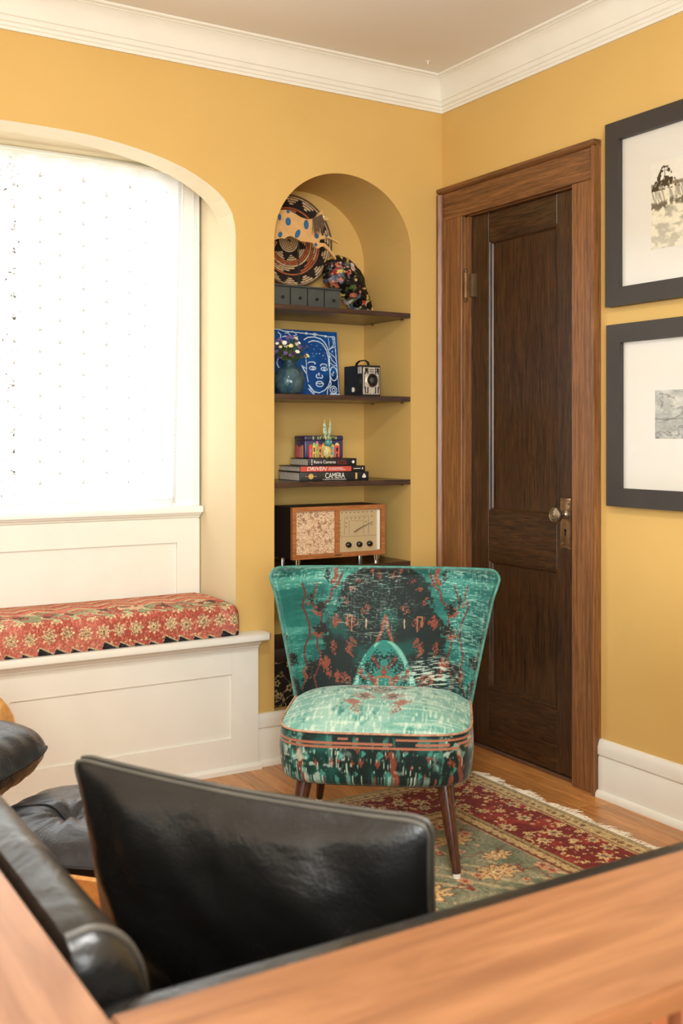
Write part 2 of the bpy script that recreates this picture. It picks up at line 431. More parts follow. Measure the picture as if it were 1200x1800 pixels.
struct('ceiling', MB().box(X0, 0.03, Y0, 0.4, CEIL, CEIL + 0.05), 'ceiling', 'plain white plaster ceiling')
struct('wall_left', MB().box(X0 - 0.05, X0, Y0, 0.4, 0, CEIL), 'ceiling', 'off-white side wall')
struct('wall_front', MB().box(X0, 0.03, Y0 - 0.05, Y0, 0, CEIL), 'ceiling', 'off-white wall behind the viewer')

def niche_top(x):
    c, a = (NX0 + NX1) / 2, (NX1 - NX0) / 2
    return NZ + NB * math.sqrt(max(0, 1 - ((x - c) / a) ** 2))
ARCH = [(-0.925, 1.93), (-0.9285, 1.965), (-0.938, 2.004), (-0.953, 2.03), (-0.971, 2.054), (-1.0, 2.079), (-1.034, 2.102), (-1.08, 2.126), (-1.128, 2.146), (-1.185, 2.164), (-1.241, 2.178), (-1.296, 2.189), (-1.351, 2.198), (-1.41, 2.206), (-1.472, 2.212), (-1.55, 2.2155), (-1.65, 2.2175), (-1.85, 2.218)]
ARCH = ARCH + [(-3.7 - x, z) for x, z in reversed(ARCH[:-1])]
def build_wall_back():
    m = MB()
    # strips above / beside the openings
    def col(xa, za, xb, zb): m.quad((xa, 0, za), (xb, 0, zb), (xb, 0, CEIL), (xa, 0, CEIL))
    m.quad((X0, 0, 0), (AX0, 0, 0), (AX0, 0, CEIL), (X0, 0, CEIL))
    for (xa, za), (xb, zb) in zip(ARCH[:-1], ARCH[1:]): col(xb, zb, xa, za)
    m.quad((AX1, 0, 0), (NX0, 0, 0), (NX0, 0, CEIL), (AX1, 0, CEIL))
    n = 48; c, a = (NX0 + NX1) / 2, (NX1 - NX0) / 2
    npts = [(c - a * math.cos(PI * k / n), NZ + NB * math.sin(PI * k / n)) for k in range(n + 1)]
    for (xa, za), (xb, zb) in zip(npts[:-1], npts[1:]): col(xa, za, xb, zb)
    m.quad((NX0, 0, 0), (NX1, 0, 0), (NX1, 0, NBOT), (NX0, 0, NBOT))
    m.quad((NX1, 0, 0), (0.03, 0, 0), (0.03, 0, CEIL), (NX1, 0, CEIL))
    w = struct('wall_back', m, 'wall', 'golden yellow wall with the window alcove and arched niche', sm=0)
    # niche lining
    k = MB(); rim = [(NX0, NBOT)] + npts + [(NX1, NBOT)]
    for (xa, za), (xb, zb) in zip(rim[:-1], rim[1:]): k.quad((xa, 0, za), (xa, ND, za), (xb, ND, zb), (xb, 0, zb))
    k.quad((NX0, 0, NBOT), (NX1, 0, NBOT), (NX1, ND, NBOT), (NX0, ND, NBOT))
    me = k.mesh('niche_reveal'); bm = bmesh.new(); bm.from_mesh(me); bmesh.ops.remove_doubles(bm, verts=bm.verts, dist=1e-5); bm.to_mesh(me); bm.free()
    O('niche_reveal', me, 'wall', w)
    k = MB()
    for (xa, za), (xb, zb) in zip(npts[:-1], npts[1:]): k.quad((xa, ND, NBOT), (xb, ND, NBOT), (xb, ND, zb), (xa, ND, za))
    O('niche_back', k, 'wall', w, sm=0)
    # alcove: arched front thickness, box behind
    T = 0.13; k = MB()
    for (xa, za), (xb, zb) in zip(ARCH[:-1], ARCH[1:]): k.quad((xa, 0, za), (xa, T, za), (xb, T, zb), (xb, 0, zb))
    me = k.mesh('alcove_arch'); bm = bmesh.new(); bm.from_mesh(me); bmesh.ops.remove_doubles(bm, verts=bm.verts, dist=1e-5); bm.to_mesh(me); bm.free()
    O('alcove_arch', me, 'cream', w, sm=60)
    k = MB(); zt = 2.225
    k.quad((AX1, 0, 0), (AX1, AD, 0), (AX1, AD, 1.93), (AX1, 0, 1.93)); k.quad((AX1, T, 1.93), (AX1, AD, 1.93), (AX1, AD, zt), (AX1, T, zt))
    k.quad((AX0, 0, 0), (AX0, AD, 0), (AX0, AD, 1.93), (AX0, 0, 1.93)); k.quad((AX0, T, 1.93), (AX0, AD, 1.93), (AX0, AD, zt), (AX0, T, zt))
    k.quad((AX0, T, zt), (AX1, T, zt), (AX1, AD, zt), (AX0, AD, zt))
    for (xa, za), (xb, zb) in zip(ARCH[:-1], ARCH[1:]): k.quad((xa, T, za), (xa, T, zt), (xb, T, zt), (xb, T, zb))
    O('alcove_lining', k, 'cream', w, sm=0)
    # back of the alcove, around the window opening, closed to the outside
    k = MB(); WX0, WX1, WZ0, WZ1 = -2.68, -1.02, 0.93, 2.15
    k.box(AX0, AX1, AD, AD + 0.08, 0, WZ0).box(AX0, AX1, AD, AD + 0.08, WZ1, zt + 0.02).box(AX0, WX0, AD, AD + 0.08, WZ0, WZ1).box(WX1, AX1, AD, AD + 0.08, WZ0, WZ1)
    O('alcove_back', k, 'trim', w, sm=0)
    return w
wall_back = build_wall_back()

# right-hand wall with the door opening
DY0, DY1, DZ = -0.765, -0.150, 2.068
w = MB()
w.box(0, 0.05, Y0, DY0, 0, CEIL).box(0, 0.05, DY1, 0.4, 0, CEIL).box(0, 0.05, DY0, DY1, DZ, CEIL)
wall_right = struct('wall_right', w, 'wall', 'golden yellow wall with the oak door', sm=0)
O('closet_dark', MB().box(0.06, 0.09, -0.9, 0, 0, 2.2), 'gap', wall_right, sm=0)

# crown moulding: profile (distance from wall, height)
CR = [(0.0, 2.508), (0.008, 2.508), (0.010, 2.518), (0.013, 2.520), (0.014, 2.530), (0.019, 2.534), (0.020, 2.545), (0.022, 2.549), (0.026, 2.551), (0.027, 2.558), (0.029, 2.572), (0.033, 2.588), (0.040, 2.603), (0.049, 2.616), (0.060, 2.625), (0.064, 2.626), (0.064, 2.629), (0.071, 2.631), (0.075, 2.634), (0.076, 2.640), (0.0, 2.640)]
m = MB()
m.add([(X0, -p, z) for p, z in CR] + [(-p, -p, z) for p, z in CR], [(k, k + 1, k + 1 + len(CR), k + len(CR)) for k in range(len(CR) - 1)])
struct('trim_1', m, 'trim', 'white crown moulding above the window and niche', sm=25)
m = MB()
m.add([(-p, Y0, z) for p, z in CR] + [(-p, -p, z) for p, z in CR], [(k, k + 1, k + 1 + len(CR), k + len(CR)) for k in range(len(CR) - 1)])
struct('trim_2', m, 'trim', 'white crown moulding above the door and pictures', sm=25)

# baseboards: board, cap, shoe
def baseboard(name, axis, a, b, label):
    BB = [(0, 0), (0.014, 0), (0.014, 0.128), (0.012, 0.131), (0.012, 0.137), (0.017, 0.140), (0.017, 0.165), (0.012, 0.180), (0.008, 0.188), (0, 0.190)]
    SH = [(0.0142, 0), (0.029, 0), (0.028, 0.012), (0.022, 0.020), (0.0142, 0.022)]
    def P(pr): return [(-p, z) for p, z in pr]
    o = struct(name, MB().prism(P(BB), axis, a, b), 'trim', label)
    O('shoe_moulding', MB().prism(P(SH), axis, a, b), 'trim', o)
    return o
baseboard('baseboard_back', 'x', -0.852, -0.001, 'white baseboard under the niche')
bpy.data.objects['baseboard_back']['label'] = 'white baseboard under the niche'
baseboard('baseboard_right', 'y', Y0, -0.888, 'tall white baseboard under the pictures')

# door ----------------------------------------------------------------
def build_door():
    d = bpy.data.objects.new('door_1', None); COL.objects.link(d); d['kind'] = 'structure'; d['label'] = 'dark oak two-panel door with oak casing'
    d.location = (0, -0.46, 0)
    xs = 0.016   # door face
    T = 0.03
    y0, y1 = DY0 + 0.004, DY1 - 0.020
    z0, z1 = 0.012, 2.062
    pL, pR = -0.275, -0.655     # panel opening in y
    def slab(name, a, b, c, e, mat): O(name, rbox(xs, xs + T, a, b, c, e, 0.0015, 1), mat, d)
    slab('stile', y0, pR, z0, z1, 'door'); slab('stile', pL, y1, z0, z1, 'door')
    slab('top_rail', pR, pL, 1.955, z1, 'door_h'); slab('lock_rail', pR, pL, 0.728, 0.915, 'door_h'); slab('bottom_rail', pR, pL, z0, 0.236, 'door_h')
    for za, zb in ((0.915, 1.955), (0.236, 0.728)):
        O('panel', MB().box(xs + 0.014, xs + 0.022, pR, pL, za, zb), 'door', d)
        # sticking (bead) round the panel
        w = 0.014; pr = [(0, 0), (0.0, 0.004), (0.003, 0.006), (0.005, 0.009), (0.010, 0.011), (0.0138, 0.014), (0.0138, 0)]
        m = MB()
        for side in range(4):
            ring = []
            for (dep, ins) in pr:
                c = [(pR + ins, za + ins), (pL - ins, za + ins), (pL - ins, zb - ins), (pR + ins, zb - ins)]
                ring.append((c[side], c[(side + 1) % 4], xs + dep))
            for (a, b, xx), (a2, b2, xx2) in zip(ring[:-1], ring[1:]): m.quad((xx, *a), (xx, *b), (xx2, *b2), (xx2, *a2))
        O('panel_bead', m, 'door', d, sm=20)
    # jamb and stop
    O('jamb', MB().box(0, 0.05, DY1 - 0.018, DY1, 0, DZ), 'casing', d); O('jamb', MB().box(0, 0.05, DY0 - 0.0, DY0 + 0.003, 0, DZ), 'casing', d)
    O('head_jamb', MB().box(0, 0.05, DY0, DY1, DZ - 0.004, DZ + 0.012), 'casing_h', d)
    O('threshold', MB().box(0.0, 0.05, DY0, DY1, -0.01, 0.003), 'casing_h', d)
    # casing with back band
    yo0, yo1, zo = -0.887, -0.006, 2.196
    O('side_casing', rbox(-0.018, 0, yo0 + 0.02, DY0, 0, DZ, 0.002, 1), 'casing', d)
    O('side_casing', rbox(-0.018, 0, DY1, yo1 - 0.018, 0, DZ, 0.002, 1), 'casing', d)
    O('head_casing', rbox(-0.018, 0, yo0 + 0.02, yo1 - 0.018, DZ, zo - 0.02, 0.002, 1), 'casing_h', d)
    def band(axis, a, b, p0, sgn):
        pr = [(0, 0), (-0.034, 0), (-0.034, 0.012), (-0.028, 0.016), (-0.024, 0.020), (-0.018, 0.022), (0, 0.022)]
        if axis == 'z': return MB().prism([(q, p0 + sgn * t) for q, t in pr], 'z', a, b)
        return MB().prism([(q, p0 + sgn * t) for q, t in pr], 'y', a, b)
    O('back_band', band('z', 0, zo - 0.0222, yo0, 1), 'casing', d); O('back_band', band('z', 0, zo - 0.0222, yo1, -1), 'casing', d)
    O('back_band', band('y', yo0, yo1, zo, -1), 'casing_h', d)
    # hinge
    for hz in (1.795, 0.30):
        h = O('hinge', MB().tube([(-0.006, DY1 - 0.012, hz - 0.05), (-0.006, DY1 - 0.012, hz + 0.05)], 0.0065, 10).box(0.002, 0.0155, DY1 - 0.036, DY1 - 0.0185, hz - 0.045, hz + 0.045), 'brass', d)
        O('ball_tip', MB().lathe([(0.001, hz + 0.05), (0.006, hz + 0.053), (0.0075, hz + 0.058), (0.005, hz + 0.064), (0.001, hz + 0.066)], 10, (-0.006, DY1 - 0.012, 0)).lathe([(0.001, hz - 0.066), (0.005, hz - 0.064), (0.0075, hz - 0.058), (0.006, hz - 0.053), (0.001, hz - 0.05)], 10, (-0.006, DY1 - 0.012, 0)), 'brass', h)
    # lock plate and knob
    py = -0.703
    pl = O('lock_plate', rbox(xs - 0.004, xs, py - 0.027, py + 0.027, 0.806, 0.986, 0.003, 2), 'brass', d)
    O('raised_border', MB().box(xs - 0.0055, xs - 0.004, py - 0.024, py - 0.021, 0.816, 0.976).box(xs - 0.0055, xs - 0.004, py + 0.021, py + 0.024, 0.816, 0.976).box(xs - 0.0055, xs - 0.004, py - 0.024, py + 0.024, 0.974, 0.977).box(xs - 0.0055, xs - 0.004, py - 0.024, py + 0.024, 0.815, 0.818), 'brass', pl)
    O('keyhole', MB().lathe([(0.0055, xs - 0.0046), (0.0055, xs - 0.0038)], 12, (0, py, 0.872), 'x').box(xs - 0.0046, xs - 0.0038, py - 0.0032, py + 0.0032, 0.852, 0.872), 'gap', pl)
    O('screw', MB().lathe([(0.004, xs - 0.006), (0.004, xs - 0.004)], 10, (0, py - 0.015, 0.966), 'x').lathe([(0.004, xs - 0.006), (0.004, xs - 0.004)], 10, (0, py - 0.015, 0.826), 'x').lathe([(0.004, xs - 0.006), (0.004, xs - 0.004)], 10, (0, py + 0.015, 0.966), 'x').lathe([(0.004, xs - 0.006), (0.004, xs - 0.004)], 10, (0, py + 0.015, 0.826), 'x'), 'brass', pl)
    kn = [(0.018, -0.004), (0.018, -0.007), (0.012, -0.010), (0.009, -0.014), (0.008, -0.032), (0.012, -0.034), (0.022, -0.037), (0.0275, -0.043), (0.029, -0.050), (0.027, -0.057), (0.023, -0.060), (0.0215, -0.0605), (0.020, -0.0595), (0.018, -0.061), (0.012, -0.0625), (0.010, -0.0615), (0.0015, -0.063)]
    O('door_knob', MB().lathe([(r, xs + h) for r, h in kn], 32, (0, py, 0.928), 'x'), 'bronze', d, sm=30)
    return d
build_door()

# window: casing, stool, apron panel, sash, panes ---------------------------
def build_window():
    w = bpy.data.objects.new('window_1', None); COL.objects.link(w); w['kind'] = 'structure'; w['label'] = 'white painted window in the alcove'
    w.location = (-1.85, 0.3, 0.93)
    yb = AD
    def fluted(x0, x1):
        m = MB().box(x0, x1, yb - 0.014, yb, 0.937, 2.212)
        for k, (a, b, h) in enumerate(((0.0, 0.010, 0.024), (0.013, 0.017, 0.018), (0.020, 0.024, 0.018))):
            m.box(x1 - b, x1 - a, yb - h, yb, 0.937, 2.212)
        return m
    O('side_casing', fluted(-1.035, -0.934), 'white', w, sm=0)
    m = fluted(-1.035, -0.934); m.v = [(-3.7 - x, y, z) for x, y, z in m.v]; O('side_casing', m, 'white', w, sm=0)
    O('head_casing', MB().box(-2.76, -0.94, yb - 0.016, yb, 2.13, 2.212), 'white', w)
    O('sill', rbox(-2.768, -0.927, yb - 0.052, yb + 0.06, 0.910, 0.937, 0.006, 2), 'white', w)
    pr = [(yb, 0.884), (yb - 0.010, 0.884), (yb - 0.012, 0.890), (yb - 0.020, 0.893), (yb - 0.022, 0.899), (yb - 0.034, 0.903), (yb - 0.036, 0.9098), (yb, 0.9098)]
    O('apron_moulding', MB().prism(pr, 'x', -2.765, -0.930), 'trim', w)
    # apron board frame with sunk panel
    fr = MB().box(-2.77, -0.93, yb - 0.016, yb, 0.798, 0.884).box(-1.022, -0.93, yb - 0.016, yb, 0.5, 0.798).box(-2.77, -2.678, yb - 0.016, yb, 0.5, 0.798).box(-2.678, -1.022, yb - 0.016, yb, 0.5, 0.58)
    O('apron_frame', fr, 'trim', w, sm=0); O('apron_panel', MB().box(-2.678, -1.022, yb - 0.004, yb + 0.001, 0.58, 0.798), 'trim', w)
    # sashes
    sx0, sx1 = -2.68, -1.02; zm = 1.53
    for za, zb, yy in ((0.935, zm + 0.02, yb + 0.012), (zm - 0.02, 2.15, yb + 0.042)):
        s = O('sash', MB().box(sx0, sx0 + 0.05, yy, yy + 0.028, za, zb).box(sx1 - 0.05, sx1, yy, yy + 0.028, za, zb).box(sx0 + 0.05, sx1 - 0.05, yy, yy + 0.028, za, za + 0.05).box(sx0 + 0.05, sx1 - 0.05, yy, yy + 0.028, zb - 0.04, zb), 'white', w, sm=0)
        O('pane', MB().box(sx0 + 0.05, sx1 - 0.05, yy + 0.012, yy + 0.015, za + 0.05, zb - 0.04), 'pane', s, sm=0)
    return w
build_window()

# built-in window bench ------------------------------------------------------
def build_bench():
    t = thing('window_bench', 'white built-in panelled bench below the window', 'bench', (-1.85, -0.03, 0))
    yf = -0.030; x1 = -0.849; x0 = -2.851
    O('body', MB().box(x0, x1, yf + 0.012, -0.0005, 0.0, 0.466).box(AX0 + 0.002, AX1 - 0.002, 0.0, AD - 0.018, 0.30, 0.466), 'trim', t, sm=0)
    O('top_rail', MB().box(x0 + .105, x1 - 0.105, yf, yf + 0.012, 0.352, 0.466), 'trim', t, sm=0)
    O('bottom_rail', MB().box(x0 + .105, x1 - 0.105, yf, yf + 0.012, 0.0, 0.124), 'trim', t, sm=0)
    O('stile', MB().box(x1 - 0.1045, x1, yf, yf + 0.012, 0.0, 0.466), 'trim', t, sm=0); O('stile', MB().box(x0, x0 + 0.1045, yf, yf + 0.012, 0.0, 0.466), 'trim', t, sm=0)
    O('stile', MB().box(-1.90, -1.735, yf, yf + 0.0118, 0.124, 0.352), 'trim', t, sm=0)
    O('panel', MB().box(-1.735, x1 - 0.105, yf + 0.007, yf + 0.013, 0.124, 0.352), 'trim', t, sm=0)
    O('panel', MB().box(x0 + 0.105, -1.90, yf + 0.007, yf + 0.013, 0.124, 0.352), 'trim', t, sm=0)
    # top with clipped corner
    e = -0.818; poly = [(x0 - 0.03, -0.082), (e - 0.012, -0.082), (e, -0.068), (e, -0.012), (e - 0.014, -0.0008), (AX1 - 0.0015, -0.0008), (AX1 - 0.0015, AD - 0.018), (AX0 + 0.0015, AD - 0.018), (AX0 + 0.0015, -0.0008), (x0 - 0.03, -0.0008)]
    me = bpy.data.meshes.new('top'); bm = bmesh.new(); vs = [bm.verts.new((x, y, 0.468)) for x, y in poly]; f = bm.faces.new(vs)
    r = bmesh.ops.extrude_face_region(bm, geom=[f]); up = [g for g in r['geom'] if isinstance(g, bmesh.types.BMVert)]; bmesh.ops.translate(bm, vec=(0, 0, 0.027), verts=up)
    bmesh.ops.recalc_face_normals(bm, faces=bm.faces)
    ed = [g for g in bm.edges if all(v.co.y < 0.0 and v.co.y > -0.1 for v in g.verts) and abs(g.verts[0].co.z - g.verts[1].co.z) < 1e-6 and not (abs(g.verts[0].co.y + .0008) < 1e-4 and abs(g.verts[1].co.y + .0008) < 1e-4)]
    bmesh.ops.bevel(bm, geom=ed, offset=0.006, segments=3, affect='EDGES', profile=0.5); bm.to_mesh(me); bm.free()
    O('top', me, 'trim', t)
    pr = [(yf, 0.438), (yf - 0.004, 0.440), (yf - 0.006, 0.447), (yf - 0.016, 0.452), (yf - 0.022, 0.460), (yf - 0.028, 0.4678), (yf, 0.4678)]
    O('bed_moulding', MB().prism(pr, 'x', x0, x1 + 0.001).prism([(-0.028, 0.4678), (x1 * 0 + 0, 0.4678)] and [(x1, 0.440), (x1 + 0.006, 0.447), (x1 + 0.012, 0.452), (x1 + 0.02, 0.4678), (x1, 0.4678)], 'y', yf, -0.001), 'trim', t)
    O('shoe_moulding', MB().prism([(yf, 0), (yf - 0.014, 0), (yf - 0.013, 0.014), (yf - 0.006, 0.022), (yf, 0.024)], 'x', x0, x1 + 0.008), 'trim', t)
    return t
build_bench()

# ceiling hook
t = tag(O('ceiling_hook', MB().lathe([(0.009, CEIL), (0.009, CEIL - 0.002), (0.003, CEIL - 0.004), (0.002, CEIL - 0.012), (0.001, CEIL - 0.013)], 12, (-0.192, -0.166, 0)), 'trim'), 'tiny white screw hook in the ceiling near the corner', 'hook')

# ------------------------------------------------------------------ niche shelves
SZ = [1.692, 1.360, 1.030, 0.706]
names = ['topmost dark wood shelf in the arched niche, under the drawer box', 'second dark wood niche shelf, under the blue face painting', 'third dark wood niche shelf, under the stacked books', 'lowest dark wood niche shelf, under the wooden radio']
for z, lb in zip(SZ, names):
    t = thing('niche_shelf', lb, 'shelf', ((NX0 + NX1) / 2, 0.17, z - 0.02), 0, 'dark shelves in the arched niche')
    O('board', rbox(NX0 + 0.0006, NX1 - 0.0006, 0.001, ND - 0.0008, z - 0.019, z, 0.0012, 1), 'shelf', t)
    for yy in (0.05, 0.27):
        for xx, sg in ((NX1 - 0.001, -1), (NX0 + 0.001, 1)):
            O('shelf_pin', MB().tube([(xx, yy, z - 0.024), (xx + sg * 0.012, yy, z - 0.024)], 0.0035, 8), 'chrome', t)

# ------------------------------------------------------------------ teal cocktail chair
TEAL, TEALD, TEALL, DARK, ORG, WHT = (32, 108, 100), (15, 76, 71), (88, 158, 145), (11, 27, 25), (122, 62, 46), (204, 226, 210)
def wear(c, X, Z, amt, s=0):
    """worn pile: broken horizontal and vertical threads showing pale"""
    patch = fbm(X * 7, Z * 7, 40 + s, 3)
    h = vn(X * 85 + 9 * fbm(X * 3, Z * 3, 50 + s), Z * 560, 51 + s)
    v = vn(X * 560, Z * 80, 52 + s)
    m = np.maximum(sstep(0.80 - 0.45 * (patch - 0.45) * 2, 0.95, h), sstep(0.88 - 0.3 * (patch - 0.45) * 2, 1.0, v))
    return lay(c, m * amt * sstep(0.32, 0.62, patch), WHT)
def blobs(c, ax, V, lst, col, jag=0.006, s=0):
    j = (hsh(np.floor(ax / 0.0042), np.floor(V / 0.0042), 70 + s) - .5) * jag * 2 + (fbm(ax * 90, V * 90, 75 + s, 2) - .5) * jag
    for x, v, rx, rv in lst:
        q = np.hypot((ax - x + j) / rx, (V - v + j) / rv); c = lay(c, sstep(1.12, 0.92, q), col)
    return c
def lines(c, ax, V, pts, w, col):
    return lay(c, sstep(w * 1.5, w * 0.7, seg_dist(ax, V, pts)), col)
def back_col(X, V):
    """X metres from the centre line, V metres above the seat line (top about 0.40)"""
    wob = 0.010 * (fbm(X * 9, V * 9, 3) - .5)
    ax = np.abs(X + wob); n = fbm(X * 10, V * 10, 5); st = fbm(X * 6, V * 60, 6, 3)
    c = lay(np.ones(X.shape + (3,)) * np.array(TEAL), sstep(0.35, 0.75, n), TEALD)
    c = lay(c, 0.6 * sstep(0.5, 0.8, st), TEALL)
    c = lay(c, 0.5 * sstep(0.02, 0.0, np.abs(V - 0.36)) , TEALL)
    jag = 0.020 * (hsh(np.floor(ax / 0.011), np.floor(V / 0.011), 8) - .5) + 0.02 * (fbm(ax * 30, V * 30, 9) - .5)
    hw = np.interp(V, [0, 0.05, 0.10, 0.17, 0.24, 0.265, 0.30, 0.34, 0.37, 0.39, 0.41], [0.27, 0.25, 0.215, 0.185, 0.182, 0.15, 0.142, 0.138, 0.118, 0.085, 0.04])
    dk = sstep(0.004, -0.004, ax - hw - jag)
    dcol = lay(np.ones(X.shape + (3,)) * np.array(DARK), sstep(0.5, 0.75, fbm(X * 14, V * 14, 10)), (12, 66, 60))
    c = c * (1 - dk[..., None]) + dcol * dk[..., None]
    # vines and flowers outside the medallion
    RD = (92, 40, 34)
    for k in range(2):
        xs = 0.205 + 0.035 * k
        c = lines(c, ax, V, [(xs + 0.008 * math.sin(i * 1.7 + k * 2) + 0.02 * (i > 7), 0.03 + i * 0.032) for i in range(11)], 0.0022, RD)
    c = lines(c, ax, V, [(0.14, 0.38), (0.155, 0.34), (0.17, 0.33), (0.175, 0.30), (0.205, 0.27)], 0.003, RD)
    c = lines(c, ax, V, [(0.165, 0.395), (0.158, 0.37), (0.17, 0.35)], 0.006, ORG)
    fl = [(0.205, 0.275, .016, .018), (0.2, 0.208, .02, .018), (0.285, 0.125, .022, .022), (0.278, 0.052, .02, .02), (0.225, 0.09, .014, .024), (0.235, 0.305, .006, .014), (0.185, 0.37, .008, .016), (0.335, 0.32, .008, .006), (0.30, 0.2, .004, .01)]
    c = blobs(c, ax, V, [(x + .010, v - .010, a * .8, b * .8) for x, v, a, b in fl[:6]], ORG, 0.006, 1)
    c = blobs(c, ax, V, fl, (24, 26, 24), 0.008, 2)
    c = blobs(c, ax, V, [(0.16, 0.225, .008, .012), (0.178, 0.10, .008, .022), (0.15, 0.235, .006, .012), (0.15, 0.345, .012, .003), (0.108, 0.33, .012, .005), (0.045, 0.385, .005, .012), (0.02, 0.37, .004, .012), (0.06, 0.275, .006, .008), (0.068, 0.257, .011, .004), (0.115, 0.225, .008, .014), (0.098, 0.228, .005, .012), (0.10, 0.165, .006, .014), (0.11, 0.145, .006, .02), (0.145, 0.06, .010, .020), (0.12, 0.055, .010, .016), (0.175, 0.075, .008, .014), (0.19, 0.105, .006, .016), (0.16, 0.15, .006, .02), (0.085, 0.355, .014, .003), (0.125, 0.29, .004, .012)], ORG, 0.008, 3)
    # little pointed arch
    c = lines(c, ax, V, [(0.0, 0.245), (0.006, 0.225), (0.010, 0.20), (0.022, 0.175), (0.028, 0.15)], 0.0045, ORG)
    c = lines(c, ax, V, [(0.062, 0.235), (0.062, 0.21)], 0.0018, (180, 150, 120)); c = lines(c, ax, V, [(0.105, 0.20), (0.105, 0.245), (0.12, 0.245), (0.12, 0.215)], 0.0018, (150, 96, 66))
    # teal arch at the seat
    aw = 0.103 * np.sqrt(np.clip(1 - (np.clip(V, 0, 1) / 0.172) ** 1.5, 0, 1)); inside = sstep(0.004, -0.004, ax - aw) * (V < 0.174)
    c = lay(c, inside, (38, 120, 110)); c = lay(c, inside * sstep(0.014, 0.006, np.abs(ax - aw + 0.006)) * (fbm(X * 40, V * 40, 12) > .42), (112, 172, 158))
    c = blobs(c, ax, V, [(0.03, 0.105, .016, .02), (0.05, 0.085, .012, .016), (0.014, 0.125, .010, .010), (0.0, 0.01, .02, .018), (0.06, 0.035, .012, .016), (0.072, 0.06, .009, .010)], (16, 40, 38), 0.01, 4)
    c = blobs(c, ax, V, [(0.0, 0.075, .009, .016), (0.03, 0.045, .008, .012), (0.042, 0.06, .009, .009), (0.022, 0.09, .005, .008), (0.03, 0.11, .006, .008), (0.06, 0.055, .008, .006), (0.075, 0.075, .010, .012)], ORG, 0.008, 5)
    c = lines(c, ax, V, [(0.0, 0.06), (0.02, 0.06), (0.02, 0.04), (0.035, 0.03)], 0.003, (150, 96, 66))
    c = wear(c, X, V, 0.6, 1); c = wear(c, X * 1.3 + 2, V * 1.1 + 1, 0.35, 5)
    # heavily rubbed patch low on one side
    p = sstep(0.09, 0.03, np.hypot((X - 0.14) / 1.2, V - 0.07)) * sstep(0.55, 0.75, vn(X * 40 + V * 60, V * 330 - X * 60, 14))
    return lay(c, 0.8 * p, WHT)
def seat_top_col(X, Y):
    ax = np.abs(X); n = fbm(X * 8, Y * 8, 21)
    c = lay(np.ones(X.shape + (3,)) * np.array((92, 156, 143)), sstep(0.35, 0.7, n), (146, 186, 172))
    c = lay(c, sstep(0.62, 0.8, fbm(X * 50, Y * 20, 22)), (58, 128, 116))
    c = lay(c, 0.6 * sstep(0.5, 0.75, fbm(X * 12, Y * 60, 23)), (198, 218, 200))
    c = lay(c, 0.7 * sstep(0.62, 0.85, vn(X * 260, Y * 36, 24)), (204, 222, 204))
    PK = (152, 86, 68)
    c = blobs(c, ax, Y, [(0.042, -0.02, .024, .034), (0.072, -0.085, .018, .024), (0.012, 0.08, .010, .03), (0.05, 0.10, .016, .016), (0.085, 0.13, .018, .014), (0.01, 0.03, .012, .016), (0.125, 0.16, .022, .010), (0.058, -0.135, .007, .03), (0.03, 0.16, .02, .012)], PK, 0.014, 6)
    c = blobs(c, ax, Y, [(0.042, -0.02, .012, .018), (0.03, 0.06, .016, .016), (0.075, 0.085, .016, .012), (0.0, 0.09, .007, .03), (0.06, 0.15, .016, .010)], (30, 74, 68), 0.012, 7)
    return wear(c, X * 1.0, Y, 0.25, 3)
def seat_side_col(S, Z):
    """S arc distance from front centre, Z height"""
    n = fbm(S * 14, Z * 14, 31)
    c = lay(np.ones(S.shape + (3,)) * np.array((14, 34, 31)), sstep(0.5, 0.75, n), (18, 82, 74))
    c = lay(c, 0.8 * sstep(0.58, 0.75, fbm(S * 60, Z * 22, 32)), (70, 132, 120))
    for x0 in (-0.205, 0.235, 0.05):
        c = lines(c, S, Z, [(x0, 0.335), (x0 + .008, 0.31), (x0 + .004, 0.29), (x0 + .016, 0.265)], 0.007, ORG)
    q, hid = rosettes(S, Z * 0.5, 0.024, 80, 4, 0.7, 0.15, 0.36, 0.42)
    c = lay(c, sstep(1.0, 0.8, q) * (Z < 0.345), np.array(ORG)); q2, _ = rosettes(S + .015, Z * 0.6, 0.030, 90, 3, 0.7, 0.15, 0.34, 0.45)
    c = lay(c, sstep(1.0, 0.8, q2) * (Z < 0.34), (60, 136, 124))
    vst = vn(S * 460, Z * 60, 33); pt = fbm(S * 9, Z * 9, 34)
    c = lay(c, 0.85 * sstep(0.78, 0.95, vst + 0.35 * (pt - .5)) * (Z < 0.352), (196, 220, 200))
    cl = sstep(0.55, 0.66, fbm(S * 60, Z * 60, 35)) * sstep(.45, .62, fbm(S * 9 + 3, Z * 8, 36)); c = lay(c, 0.75 * cl, (190, 214, 196))
    for z, ww, gap in ((0.372, 0.0022, 0.45), (0.360, 0.0030, 0.35), (0.350, 0.0026, 0.15)):
        c = lay(c, sstep(ww * 1.6, ww, np.abs(Z - z)) * (fbm(S * 12, Z * 0 + z * 99, 37) > gap), (164, 104, 80))
    return c

